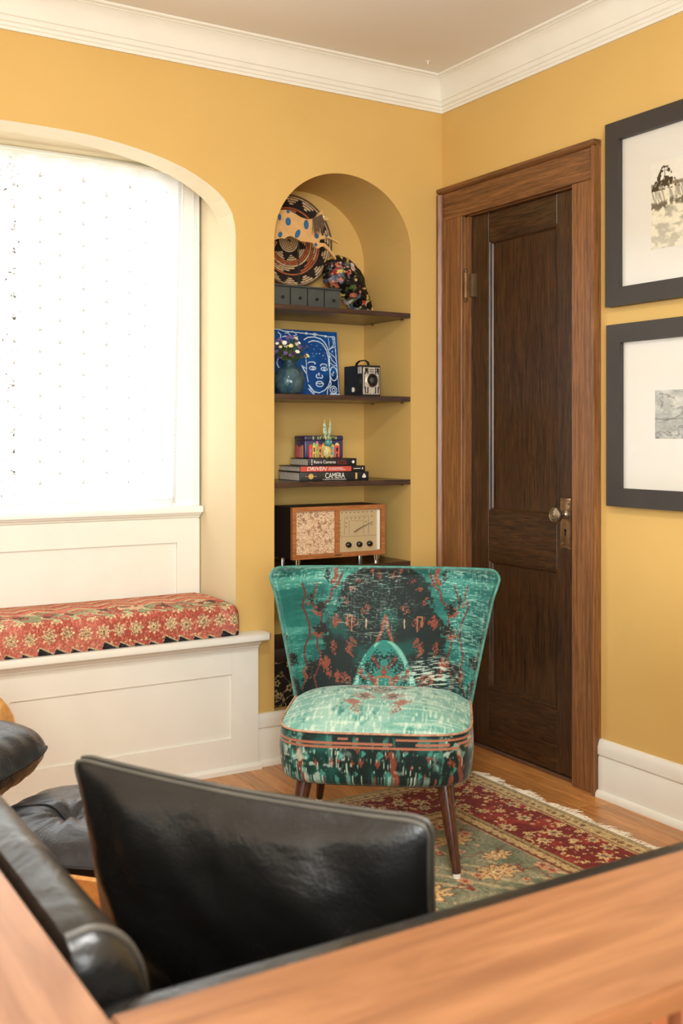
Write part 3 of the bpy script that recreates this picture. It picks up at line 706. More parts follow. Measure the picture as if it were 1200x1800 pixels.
def build_cocktail_chair():
    t = thing('cocktail_chair', 'armless teal velvet cocktail chair with dark medallion print and flared back', 'chair', (-0.856, -0.836, 0.012), R(-37.3))
    # seat: rounded-rectangle rings
    nu = 760; th = np.linspace(0, 2 * PI, nu, endpoint=False) - PI / 2
    def foot(a, b, p):
        ct, st = np.cos(th), np.sin(th); r = (np.abs(ct / a) ** p + np.abs(st / b) ** p) ** (-1 / p); return r * ct, r * st
    fx, fy = foot(0.272, 0.262, 5.0)
    arc = np.concatenate([[0], np.cumsum(np.hypot(np.diff(fx), np.diff(fy)))]); arc = np.where(arc > arc[-1] / 2, arc - (arc[-1] + 0.003), arc)
    rows = []; side = []
    for k in range(8): a = k / 7 * PI / 2; rows.append((0.030 * (math.sin(a)) - 0.030, 0.262 - 0.026 * math.sin(a) * 0 - 0.026 * math.cos(a) * 0 + 0.0 - 0.024 * math.cos(PI / 2 - a) * 0 + (-0.024 + 0.024 * (1 - math.cos(a))), 1))
    zb = rows[-1][1]
    for k in range(1, 60): f = k / 59; rows.append((0.006 * math.sin(f * PI), zb + (0.385 - zb) * f, 1))
    for k in range(1, 80):
        f = k / 79; rows.append((-0.27 * f, 0.385 + 0.048 * math.sin(min(1, f * 1.35) * PI / 2) ** 0.8 + 0.0, 0))
    P = np.zeros((len(rows), nu, 3)); C = np.zeros((len(rows), nu, 3))
    for i, (ins, z, sd) in enumerate(rows):
        s = 1 + ins / 0.27 if not sd else 1 + ins / 0.27
        s = max(s, 0.004); P[i, :, 0] = fx * s; P[i, :, 1] = fy * s; P[i, :, 2] = z - 0.012
        if sd: C[i] = seat_side_col(arc, np.full(nu, z))
        else: C[i] = seat_top_col(P[i, :, 0], P[i, :, 1])
    C[:8] = C[8] if len(C) > 8 else C[:8]
    O('seat', grid_mesh('seat', P, C, True), 'velvet', t, local=True)
    ring = [(fx[k] * 1.004, fy[k] * 1.004, 0.375) for k in range(0, nu, 5)]; ring.append(ring[0])
    O('piping', MB().tube(ring, 0.0034, 8), 'piping', t, local=True)
    O('underside', MB().prism([(fx[k] * 0.88, fy[k] * 0.88) for k in range(0, nu, 10)], 'z', 0.222, 0.232), 'black', t, local=True)
    # back: curved flared shell
    nu, nv = 460, 300; u = np.linspace(-1, 1, nu); v = np.linspace(0, 1, nv); U, V = np.meshgrid(u, v)
    zb, ztop = 0.300, 0.768
    hw = 0.262 + (0.362 - 0.262) * V ** 1.15
    crown = 0.0
    def surf(off):
        # rounded upper corners
        k = np.clip((np.abs(U) - 0.86) / 0.14, 0, 1); drop = 0.03 * (1 - np.sqrt(1 - k ** 2 * 0.98)) * sstep(0.80, 1.0, V)
        x = hw * np.sin(U * 1.25) / math.sin(1.25) * (1 - 0.0 * V)
        zt = zb + (ztop - zb) * V + 0.012 * np.abs(U) ** 2 * V - drop
        y = 0.235 + 0.125 * V ** 1.2 - (0.075 + 0.085 * V) * np.abs(U) ** 2.3
        e = np.sqrt(np.clip(1 - np.clip((np.abs(U) - 0.94) / 0.06, 0, 1) ** 2, 0, 1)) * np.sqrt(np.clip(1 - np.clip((V - 0.95) / 0.05, 0, 1) ** 2, 0, 1))
        y = y + off * e * (1 + 0.0 * V)
        x = x + off * 0.5 * np.sign(U) * np.abs(U) ** 2 * e * 0.6
        return np.stack([x, y, zt - 0.012], -1)
    front, rear = surf(-0.036), surf(0.036)
    cols = back_col(front[..., 0] * 0.98, (front[..., 2] + 0.012 - 0.375))
    O('backrest', grid_mesh('backrest', front, cols), 'velvet', t, local=True)
    O('back_panel', grid_mesh('back_panel', rear[::6, ::6][:, ::-1], wear(np.ones(rear[::6, ::6].shape[:2] + (3,)) * np.array(TEALD), rear[::6, ::6, 0], rear[::6, ::6, 2], .4)[:, ::-1]), 'velvet', t, local=True)
    mid = surf(0.0); edge = [mid[i, 0] for i in range(0, nv, 5)] + [mid[-1, j] for j in range(0, nu, 6)] + [mid[i, -1] for i in range(nv - 1, -1, -5)]
    O('piping', MB().tube([tuple(p) for p in edge], 0.0055, 8), 'piping_dark', t, local=True)
    for sx in (-1, 1):
        for top, bot in (((0.195, -0.205, 0.232), (0.229, -0.283, 0.012)), ((0.185, 0.195, 0.232), (0.215, 0.285, 0.012))):
            lg = O('leg', MB().tube([(sx * (top[0] + (bot[0] - top[0]) * f), top[1] + (bot[1] - top[1]) * f, top[2] + (bot[2] - top[2]) * f) for f in (0, .05, .5, 1)], [0.0235, 0.0225, 0.0175, 0.0115], 16), 'legwood', t, local=True)
            O('foot_glide', MB().tube([(sx * bot[0], bot[1], 0.012), (sx * bot[0], bot[1], 0.0005)], [0.0105, 0.011], 12), 'ink_white', lg)
            bpy.data.objects[lg.name].children[0].matrix_parent_inverse = Matrix()
    return t
build_cocktail_chair()

# ------------------------------------------------------------------ rug with fringe
def build_rug():
    xr, xl, yf, yn = -0.235, -1.44, -0.485, -1.88
    t = thing('area_rug', 'wool rug with red border, sage field and cream fringe', 'rug', ((xr + xl) / 2, (yf + yn) / 2, 0.0))
    stp = 0.0045
    def part(name, xa, xb, ya, yb, st, top=0.011):
        xs = np.arange(xa, xb + st / 2, st); ys = np.arange(ya, yb + st / 2, st); X, Y = np.meshgrid(xs, ys)
        E = np.minimum(xr - X, X - xl); B = np.minimum(yf - Y, Y - yn); D = np.minimum(E, B)
        A = np.where(E < B, Y, X)                       # running coordinate along the border
        n = fbm(X * 22, Y * 22, 101)
        BE, RED, GRN, GD, BR = (190, 170, 130), (112, 38, 34), (122, 126, 102), (82, 92, 74), (120, 72, 54)
        c = np.ones(X.shape + (3,)) * np.array(GRN)
        c = lay(c, sstep(0.4, 0.65, fbm(X * 9, Y * 9, 102)), (148, 144, 116)); c = lay(c, 0.5 * sstep(0.55, 0.7, n), GD)
        # field: ferny sprays and big cream palmettes
        def wavy(s, k): return np.sin((X * k + Y * k * .7) * 2 * PI + 4 * fbm(X * 4, Y * 4, s))
        fe = sstep(0.35, 0.75, wavy(104, 16)) * sstep(0.48, 0.56, fbm(X * 5 + 2, Y * 5, 105)); c = lay(c, 0.75 * fe, BE)
        q, h = rosettes(X * 1.0, Y * 1.6, 0.21, 110, 9, 0.5, 0.26, 0.42, 0.75)
        c = lay(c, sstep(1.08, 1.0, q), BR); c = lay(c, sstep(0.98, 0.88, q), (204, 174, 122)); c = lay(c, sstep(0.56, 0.5, q), (150, 92, 62)); c = lay(c, sstep(0.46, 0.38, q), (206, 182, 136)); c = lay(c, sstep(.16, .1, q), BR)
        q, h = rosettes(X * 1.3 + .4, Y, 0.085, 114, 5, 0.7, 0.2, 0.42, 0.5); c = lay(c, sstep(1.05, 0.9, q) * (fbm(X * 3, Y * 3, 118) > .45), (198, 150, 116)); c = lay(c, sstep(0.5, 0.4, q) * (fbm(X * 3, Y * 3, 118) > .45), (146, 74, 56))
        vine = np.abs(fbm(X * 7, Y * 7, 120) - 0.5); c = lay(c, sstep(0.012, 0.006, vine), (128, 60, 46))
        # guards and main border
        inn = sstep(0.335, 0.333, D); g = np.ones(X.shape + (3,)) * np.array((186, 160, 112))
        g = lay(g, sstep(.004, .002, np.abs(D - 0.327)), (112, 50, 40)); g = lay(g, sstep(.004, .002, np.abs(D - 0.290)), (112, 50, 40))
        q, h = rosettes(A, D + 0.0015, 0.034, 124, 5, 0.2, 0.3, 0.42, 1.0); g = lay(g, sstep(1, .85, q) * (D > .292) * (D < .324), (128, 88, 60)); g = lay(g, sstep(.45, .35, q) * (D > .292) * (D < .324), (88, 104, 88))
        g = lay(g, (D < 0.288) * (D > 0.276) * 1.0, (150, 140, 96))
        c = c * (1 - inn[..., None]) + g * inn[..., None]
        rb = sstep(0.277, 0.275, D) * sstep(0.073, 0.075, D); r = lay(np.ones(X.shape + (3,)) * np.array(RED), sstep(.45, .7, n), (146, 54, 44))
        q, h = rosettes(A, D - 0.05, 0.072, 130, 7, 0.45, 0.22, 0.46, 0.85)
        r = lay(r, sstep(1.0, 0.9, q), (206, 180, 128)); r = lay(r, sstep(0.55, 0.48, q) * (h > .35), (112, 116, 98)); r = lay(r, sstep(0.3, 0.22, q), (150, 62, 46))
        q, h = rosettes(A + .03, D, 0.03, 134, 4, 0.8, 0.15, 0.36, 0.6); r = lay(r, sstep(1, .85, q), (200, 170, 120))
        v2 = np.abs(fbm(A * 15, D * 15, 138) - .5); r = lay(r, sstep(0.014, 0.006, v2), (206, 176, 126))
        c = c * (1 - rb[..., None]) + r * rb[..., None]
        ob = sstep(0.075, 0.073, D); o = np.ones(X.shape + (3,)) * np.array((190, 168, 122))
        q, h = rosettes(A, D + .006, 0.032, 140, 5, 0.25, 0.28, 0.44, 0.9); o = lay(o, sstep(1, .85, q) * (D > .02) * (D < .062), (132, 84, 58)); o = lay(o, sstep(.5, .4, q) * (D > .02) * (D < .062), (112, 116, 88))
        o = lay(o, sstep(.0035, .0015, np.abs(D - .064)), (110, 52, 42)); o = lay(o, sstep(.0035, .0015, np.abs(D - .018)), (116, 100, 70)); o = lay(o, sstep(.012, .010, D), (148, 140, 112))
        c = c * (1 - ob[..., None]) + o * ob[..., None]
        c = c * (0.86 + 0.28 * vn(X * 210, Y * 160, 150))[..., None]
        Z = top + 0.0012 * vn(X * 120, Y * 120, 151)
        Z = np.where((xr - X < .001) | (yf - Y < .001) | (Y - yn < .001) | (X - xl < .001), 0.001, Z)
        return np.stack([X, Y, Z], -1), c
    P, c = part('pile', xl, xr, yn, yf, 0.0044); O('pile', grid_mesh('pile', P, c), 'nap', t)
    # fringe: hundreds of short cotton strands, one part
    rg = random.Random(4); m = MB()
    for side, xe in ((1, xr), (-1, xl)):
        y = yn
        lump = 0
        while y < yf:
            L = 0.030 + 0.020 * rg.random() + 0.012 * math.sin(y * 31) + 0.008 * math.sin(y * 83); dy = (rg.random() - .5) * 0.028 + 0.008 * math.sin(y * 45)
            m.tube([(xe - side * 0.002, y, 0.006), (xe + side * L * .5, y + dy * .4, 0.005 + 0.004 * rg.random()), (xe + side * L, y + dy, 0.0015)], [0.0022, 0.0017, 0.0008], 4, cap=False)
            y += 0.0036
    f = O('fringe', m, 'fringe', t); f['kind'] = 'stuff'
    return t
build_rug()

# ------------------------------------------------------------------ bench cushion
def build_bench_cushion():
    x0, x1, y0, y1, z0, h = -2.76, -0.932, -0.062, 0.300, 0.4965, 0.107
    t = thing('bench_cushion', 'long red woven bench cushion with cream rosettes and black zigzag edge', 'cushion', ((x0 + x1) / 2, (y0 + y1) / 2, z0))
    # profile in y-z unrolled: front bottom -> front face -> top -> rear
    prof = []; r = 0.034
    for k in range(46): prof.append((y0 + 0.004 * math.sin(k / 45 * PI) * -1, z0 + (h - r) * k / 45))
    for k in range(1, 18): a = k / 17 * PI / 2; prof.append((y0 + r - r * math.cos(a), z0 + h - r + r * math.sin(a)))
    for k in range(1, 80): prof.append((y0 + r + (y1 - y0 - r) * k / 79, z0 + h + 0.006 * math.sin(k / 79 * PI)))
    for k in range(1, 12): prof.append((y1, z0 + h - h * k / 11))
    pr = np.array(prof); S = np.concatenate([[0], np.cumsum(np.hypot(np.diff(pr[:, 0]), np.diff(pr[:, 1])))])
    xs = np.concatenate([np.linspace(x0, -1.85, 60), np.linspace(-1.846, x1, 330)]); nx = len(xs)
    X = np.tile(xs, (len(pr), 1)); SS = np.tile(S[:, None], (1, nx))
    # colour
    RD, RD2, CR, GRN, BLK = (164, 80, 66), (186, 106, 90), (214, 196, 152), (150, 172, 128), (34, 33, 36)
    c = lay(np.ones(X.shape + (3,)) * np.array(RD), sstep(.4, .65, fbm(X * 8, SS * 8, 201)), RD2)
    c = lay(c, 0.55 * sstep(0.6, 0.85, vn(X * 300, SS * 130, 202)), (222, 176, 140))
    q, hh = rosettes(X, SS + 0.030, 0.060, 210, 8, 0.15, 0.40, 0.46, 0.95)
    row = (SS > 0.018) & (SS < 0.115)
    c = lay(c, sstep(1.05, 0.95, q) * row, CR); c = lay(c, sstep(0.72, 0.66, q) * (q > .5) * row, (160, 104, 80)); c = lay(c, sstep(.3, .2, q) * row, (140, 120, 84)); c = lay(c, 0.8 * (vn(X * 260, SS * 260, 212) > .72) * sstep(1, .9, q) * row, (120, 84, 64))
    # crest band of slanted green-cream strokes
    band = sstep(0.108, 0.116, SS) * sstep(0.185, 0.175, SS); ph = np.mod((X + 0.012 * np.sin(SS * 90)) / 0.092, 1); sl = np.abs(ph - 0.5 - (SS - 0.145) * 6 * np.where(np.mod(np.floor(X / 0.092), 2) > 0, 1, -1)) 
    c = lay(c, band * sstep(0.14, 0.08, sl), CR); c = lay(c, band * sstep(0.07, 0.04, sl), GRN)
    c = lay(c, band * (np.abs(ph - .05) < .02), CR)
    c = lay(c, 0.75 * (fbm(X * 30, SS * 30, 214) > .56) * (SS > .17) * (SS < .25), (222, 200, 160)); c = lay(c, 0.7 * (fbm(X * 34, SS * 34, 215) > .6) * (SS > .12) * (SS < .25), (130, 160, 120)); c = lay(c, 0.8 * (fbm(X * 40, SS * 40, 216) > .64) * (SS > .16) * (SS < .26), (72, 58, 48))
    # pink and cream chevrons on top
    tp = SS > 0.235; zz = np.abs(np.mod(X / 0.14, 1) - .5) * 2; lv = np.mod((SS - 0.235) / 0.075 + zz * 0.8, 1)
    c = lay(c, tp * sstep(0.10, 0.06, np.abs(lv - .5)), (226, 200, 150)); c = lay(c, tp * sstep(0.2, 0.1, np.abs(lv - .85)), (214, 128, 110)); c = lay(c, tp * sstep(0.08, 0.03, np.abs(lv - .62)), (136, 148, 108))
    # black zigzag hem, saw teeth of uneven size
    def tooth(per, off, amp):
        p = np.mod((X - off) / per, 1); return amp * np.where(p < 0.12, p / 0.12, 1 - (p - 0.12) / 0.88)
    sw = np.mod((X + 1.012) / 0.215, 1); ed = tooth(0.05375, -1.012, 0.020) + 0.016 * (1 - sw) ** 2 - 0.010
    ed2 = ed + 0.0045
    c = lay(c, sstep(0.001, -0.001, SS - ed2), (198, 178, 140)); c = lay(c, sstep(0.001, -0.001, SS - ed), BLK)
    c = lay(c, 0.5 * (vn(X * 200, SS * 300, 218) > .7) * (SS < ed), (90, 88, 92))
    c = c * (0.82 + 0.34 * vn(X * 330, SS * 330, 219))[..., None]
    # end rounding: pull the last columns in
    e = np.clip((X - (x1 - 0.03)) / 0.03, 0, 1); k = 1 - np.sqrt(np.clip(1 - e ** 2, 0, 1)); cy, cz = (y0 + y1) / 2, z0 + h * .4
    Y = pr[:, 0][:, None] + np.sign(cy - pr[:, 0])[:, None] * 0.03 * k * (pr[:, 0] < y0 + .04)[:, None]; Z = pr[:, 1][:, None] - 0.024 * k * ((pr[:, 1] - z0) / h)[:, None] ** 2
    Z = Z + 0.003 * (fbm(X * 5, SS * 5, 220) - .5) * (SS > .05)
    P = np.stack([X, Y * np.ones_like(X), Z], -1)
    O('cover', grid_mesh('cover', P, c), 'kilim', t, sm=60)
    for xx, col in ((nx - 1, P[:, -1]), (0, P[:, 0])):
        cc = np.stack([col, col * 0 + col.mean(0)], 0); ce = grid_mesh('end_panel', cc, np.ones((2, len(col), 3)) * np.array((120, 62, 54)))
        O('end_panel', ce, 'kilim', t)
    return t
build_bench_cushion()

# ------------------------------------------------------------------ curtain and rod
def build_curtain():
    t = thing('lace_curtain', 'sheer white lace curtain with leaf sprigs over the window', 'curtain', (-1.85, 0.262, 0.93))
    yb = 0.262; nx, nz = 220, 60
    xs = np.linspace(-2.67, -1.018, nx); zs = np.linspace(0.948, 2.186, nz); X, Z = np.meshgrid(xs, zs)
    low = (2.186 - Z) / 1.24
    X = X + np.where(X > -1.3, -(X + 1.3) / 0.28 * 0.026 * low, 0)
    Z = Z + 0.012 * low ** 4 * sstep(-1.25, -1.02, X)
    Y = yb + 0.006 * np.sin(X * 22) * low + 0.004 * np.sin(X * 57 + 1) + 0.010 * np.exp(-((X + 1.66) / 0.05) ** 2) * np.sin(X * 160)
    O('sheer', grid_mesh('sheer', np.stack([X, Y, Z], -1)), 'curtain', t)
    def lx(x, z): lo = (2.186 - z) / 1.24; return x - ((x + 1.3) / 0.28 * 0.026 * lo if x > -1.3 else 0)
    m = MB()
    def leaf(x, z, a, l, w):
        ca, sa = math.cos(a), math.sin(a); pts = [(0, 0), (.35 * l, w), (l, 0), (.35 * l, -w)]
        m.add([(x + p * ca - q * sa, yb - 0.011, z + p * sa + q * ca) for p, q in pts], [(0, 1, 2, 3)])
    row = 0; z = 1.04
    for ci, x in enumerate((-1.09, -1.165, -1.235, -1.315, -1.41, -1.485, -1.565, -1.645, -1.73, -1.81, -1.9, -1.98, -2.06, -2.14, -2.22, -2.3, -2.38, -2.46, -2.54)):
        z = 1.03 + (0.035 if ci % 2 else 0); sc = min(1, 0.5 + ci * 0.14)
        while z < 2.14:
            xx = lx(x, z); f = 1 if ci % 2 else -1
            leaf(xx, z, PI / 2 + 0.35 * f, 0.028 * sc, 0.0045 * sc); leaf(xx, z, PI / 2 + 1.05 * f, 0.024 * sc, 0.004 * sc)
            z += 0.077
    rg = random.Random(3)
    for k in range(170):   # dense floral stripe near the middle
        x = -1.66 + rg.gauss(0, 0.022); z = 0.98 + 1.19 * rg.random(); leaf(x, z, rg.random() * 6.3, 0.016, 0.003)
    e = O('embroidery', m, 'embroidery', t, sm=0); e['kind'] = 'stuff'
    m = MB()
    for k in range(150):  # scalloped lace edge
        z = 0.955 + 1.22 * k / 149; x = lx(-1.02, z) - 0.012
        m.tube([(x + 0.006 * math.cos(a), yb - 0.007, z + 0.004 * math.sin(a)) for a in np.linspace(0, 2 * PI, 7)], 0.0009, 3, cap=False)
    for k in range(190):
        x = -2.66 + 1.6 * k / 189; z = 0.962
        m.tube([(x - 0.004, yb - 0.009, z), (x, yb - 0.009, z + 0.012), (x + 0.004, yb - 0.009, z)], 0.0010, 3, cap=False)
    l = O('lace_edging', m, 'embroidery', t, sm=0); l['kind'] = 'stuff'
    return t
build_curtain()
tag(O('curtain_rod', MB().tube([(-2.72, 0.262, 2.190), (-1.000, 0.262, 2.190)], 0.006, 10).tube([(-1.003, 0.262, 2.190), (-1.003, 0.309, 2.190)], 0.005, 8).tube([(-2.717, 0.262, 2.190), (-2.717, 0.309, 2.190)], 0.005, 8), 'white'), 'slim white curtain rod across the top of the window', 'curtain rod')

# ------------------------------------------------------------------ framed pictures
def picture(z0, z1, label, pz0, pz1, py0, py1, fn, group, y0=-0.937):
    yl = y0; yr = yl - 0.60; w = 0.060; d = 0.032
    t = thing('framed_picture', label, 'picture', (-0.0, (yl + yr) / 2, z0), 0, group)
    ol, orr, il, ir = yl, yr, yl - w, yr + w
    for nm, a, b, c, e in (('frame_bar', (ol, z0), (ol, z1), (il, z1 - w), (il, z0 + w)), ('frame_bar', (orr, z1), (orr, z0), (ir, z0 + w), (ir, z1 - w)), ('frame_bar', (ol, z1), (orr, z1), (ir, z1 - w), (il, z1 - w)), ('frame_bar', (orr, z0), (ol, z0), (il, z0 + w), (ir, z0 + w))):
        O(nm, MB().prism([a, b, c, e], 'x', -d, -0.002), 'frame', t, sm=0)
    O('mat_board', MB().box(-0.014, -0.010, ir - 0.001, il + 0.001, z0 + w - 0.001, z1 - w + 0.001), 'mat', t, sm=0)
    ny, nz = 150, 150; Y, Z = np.meshgrid(np.linspace(py0, py1, ny), np.linspace(pz0, pz1, nz))
    U, V = (Y - py0) / (py1 - py0), (Z - pz0) / (pz1 - pz0)
    P = np.stack([np.full(Y.shape, -0.0150), Y, Z], -1)
    O('photograph', grid_mesh('photograph', P, fn(U, V)), 'print', t, sm=0)
    g = NTglass(); O('glazing', MB().box(-0.020, -0.0185, ir - 0.001, il + 0.001, z0 + w - 0.001, z1 - w + 0.001), g, t, sm=0)
    return t
_g = []
def NTglass():
    if not _g:
        t = NT('picture_glass'); tr = t.node('ShaderNodeBsdfTransparent'); gl = t.node('ShaderNodeBsdfGlossy'); gl.inputs['Roughness'].default_value = 0.03
        mx = t.node('ShaderNodeMixShader'); t.link(sheen_fac(t), mx.inputs[0]); t.link(tr.outputs[0], mx.inputs[1]); t.link(gl.outputs[0], mx.inputs[2]); t.link(mx.outputs[0], t.n['Material Output'].inputs[0]); _g.append(t.m)
    return _g[0]
def dunes(U, V):
    c = np.ones(U.shape + (3,)) * np.array((222, 218, 204))
    hz = 0.72 + 0.03 * fbm(U * 4, U * 0, 301)
    g = fbm(U * 9 + V * 3, V * 16, 302); gr = vn(U * 40 + V * 14, V * 10, 303)
    land = V < hz; v = 222 - 84 * sstep(.42, .66, np.where(V > .5, gr, g)) * (0.4 + .6 * V)
    c = np.where(land[..., None], v[..., None] * np.array((1, .97, .86)), c)
    bank = sstep(.06, .02, np.abs(V - 0.50 + 0.12 * np.abs(U - .4) - .06 * fbm(U * 8, V * 0, 305))) * (fbm(U * 20, V * 20, 306) > .4); c = lay(c, .75 * bank, (70, 62, 46))
    c = lay(c, .7 * sstep(.03, .01, np.abs(V - hz + .01)), (98, 88, 66))
    tx = U - 0.24; tv = V - 0.70; m = (np.abs(tx) < 0.21 * (1 - tv / 0.28) + .02) & (tv > -0.03) & (tv < .28) & (fbm(U * 26, V * 26, 307) > 0.44 + .25 * tv)
    c = lay(c, m * 1.0, (52, 44, 30)); c = lay(c, sstep(.008, .003, np.abs(tx)) * (tv > -.04) * (tv < .2), (50, 42, 30))
    return c
def rocks(U, V):
    g = fbm(U * 5, V * 5, 311); r = np.abs(fbm(U * 4 + 3, V * 4, 312) - .5); v = 168 + 46 * (g - .5) * 2
    v = v - 50 * sstep(.03, .005, r) - 40 * sstep(.03, .0, np.abs(V - .42 - .25 * U + .1 * np.sin(U * 5))) + 18 * (fbm(U * 24, V * 24, 313) - .5) * 2
    return v[..., None] * np.array((1, 1, .94))
picture(1.627, 2.228, 'dark framed photograph of a dune with a tree, upper of the pair', 1.790, 2.062, -1.120, -1.352, dunes, 'dark framed photographs beside the door')
picture(0.973, 1.567, 'dark framed small grey rock photograph, lower of the pair', 1.195, 1.346, -1.136, -1.338, rocks, 'dark framed photographs beside the door', -0.942)

# ------------------------------------------------------------------ things on the top shelf
def build_drawer_box():
    z = SZ[0]; t = thing('drawer_box', 'small slate-grey box of little drawers with round knobs', 'box', (-0.61, 0.09, z))
    x0, x1, y0, y1, h = -0.757, -0.462, 0.030, 0.150, 0.072
    O('carcass', MB().box(x0, x1, y0 + 0.006, y1, z, z + h), 'slate', t)
    O('top', rbox(x0 - 0.004, x1 + 0.004, y0 - 0.004, y1 + 0.003, z + h, z + h + 0.006, 0.0015, 1), 'slate', t)
    O('shadow_gap', MB().box(x0 + 0.004, x1 - 0.004, y0 + 0.004, y0 + 0.0058, z + 0.002, z + h - 0.002), 'gap', t)
    n = 4; w = (x1 - x0) / n
    for k in range(n):
        d = O('drawer', rbox(x0 + k * w + 0.0025, x0 + (k + 1) * w - 0.0025, y0, y0 + 0.0038, z + 0.003, z + h - 0.003, 0.0008, 1), 'slate', t)
        O('knob', MB().lathe([(0.002, y0), (0.002, y0 - 0.004), (0.005, y0 - 0.006), (0.0058, y0 - 0.010), (0.004, y0 - 0.0135), (0.0005, y0 - 0.0145)], 14, (x0 + (k + .5) * w, 0, z + h * .42), 'y'), 'blackgloss', d)
    return t
build_drawer_box()

def build_basket():
    cx, cz, rad = -0.532, 1.992, 0.184
    t = thing('woven_basket_plate', 'round coiled straw plate with black zigzags and rust rings', 'basket', (cx, 0.32, cz))
    nr, na = 150, 260; r = np.linspace(0.002, 1, nr); a = np.linspace(0, 2 * PI, na, endpoint=False); A, Rr = np.meshgrid(a, r)
    coils = 21; ph = Rr * coils; ci = np.floor(ph); f = ph - ci
    def coil_star(n, c0, c1, off=0):   # stepped triangle teeth pointing outward between coils c0 and c1
        p = np.abs(np.mod(A * n / (2 * PI) + off, 1) - .5) * 2; lim = (ci - c0) / (c1 - c0); return (ci >= c0) & (ci <= c1) & (p > lim)
    ST, BK, RU = (206, 176, 132), (36, 32, 28), (178, 98, 60)
    c = np.ones(A.shape + (3,)) * np.array(ST)
    c = lay(c, coil_star(8, 5, 9, 0.3) * 1.0, BK); c = lay(c, ((ci == 9) | (ci == 10)) * 1.0, RU); c = lay(c, (ci == 11) * 1.0, ST)
    seg = np.mod(np.floor(A * 10 / (2 * PI) + ci * .35), 3); c = lay(c, ((ci >= 12) & (ci <= 14) & (seg == 0)) * 1.0, BK); c = lay(c, ((ci >= 12) & (ci <= 14) & (seg == 1)) * 1.0, RU); c = lay(c, (ci == 15) * 1.0, RU)
    c = lay(c, coil_star(14, 16, 20, 0.1) * 1.0, BK); c = lay(c, (ci >= 20.5) * 1.0, ST)
    c = lay(c, sstep(0.22, 0.05, np.minimum(f, 1 - f)), (60, 36, 24))
    c = c * (0.8 + 0.4 * vn(A * 70, ci * 3.7, 401))[..., None]
    X = cx + rad * Rr * np.cos(A); Zz = cz + rad * Rr * np.sin(A)
    Y = 0.325 - 0.030 * Rr ** 3 - 0.0022 * np.abs(np.sin(ph * PI)) + (Zz - cz) * 0.05
    O('coils', grid_mesh('coils', np.stack([X, Y, Zz], -1), c, True), 'basket', t)
    rim = [(cx + rad * math.cos(q), 0.295 + rad * math.sin(q) * .05, cz + rad * math.sin(q)) for q in np.linspace(0, 2 * PI, 60)]
    O('rim', MB().tube(rim, 0.0042, 8), 'fiber', t)
    O('hanger', MB().tube([(cx, 0.31, cz), (cx, 0.346, cz + 0.02)], 0.004, 6), 'fiber', t)
    return t
build_basket()

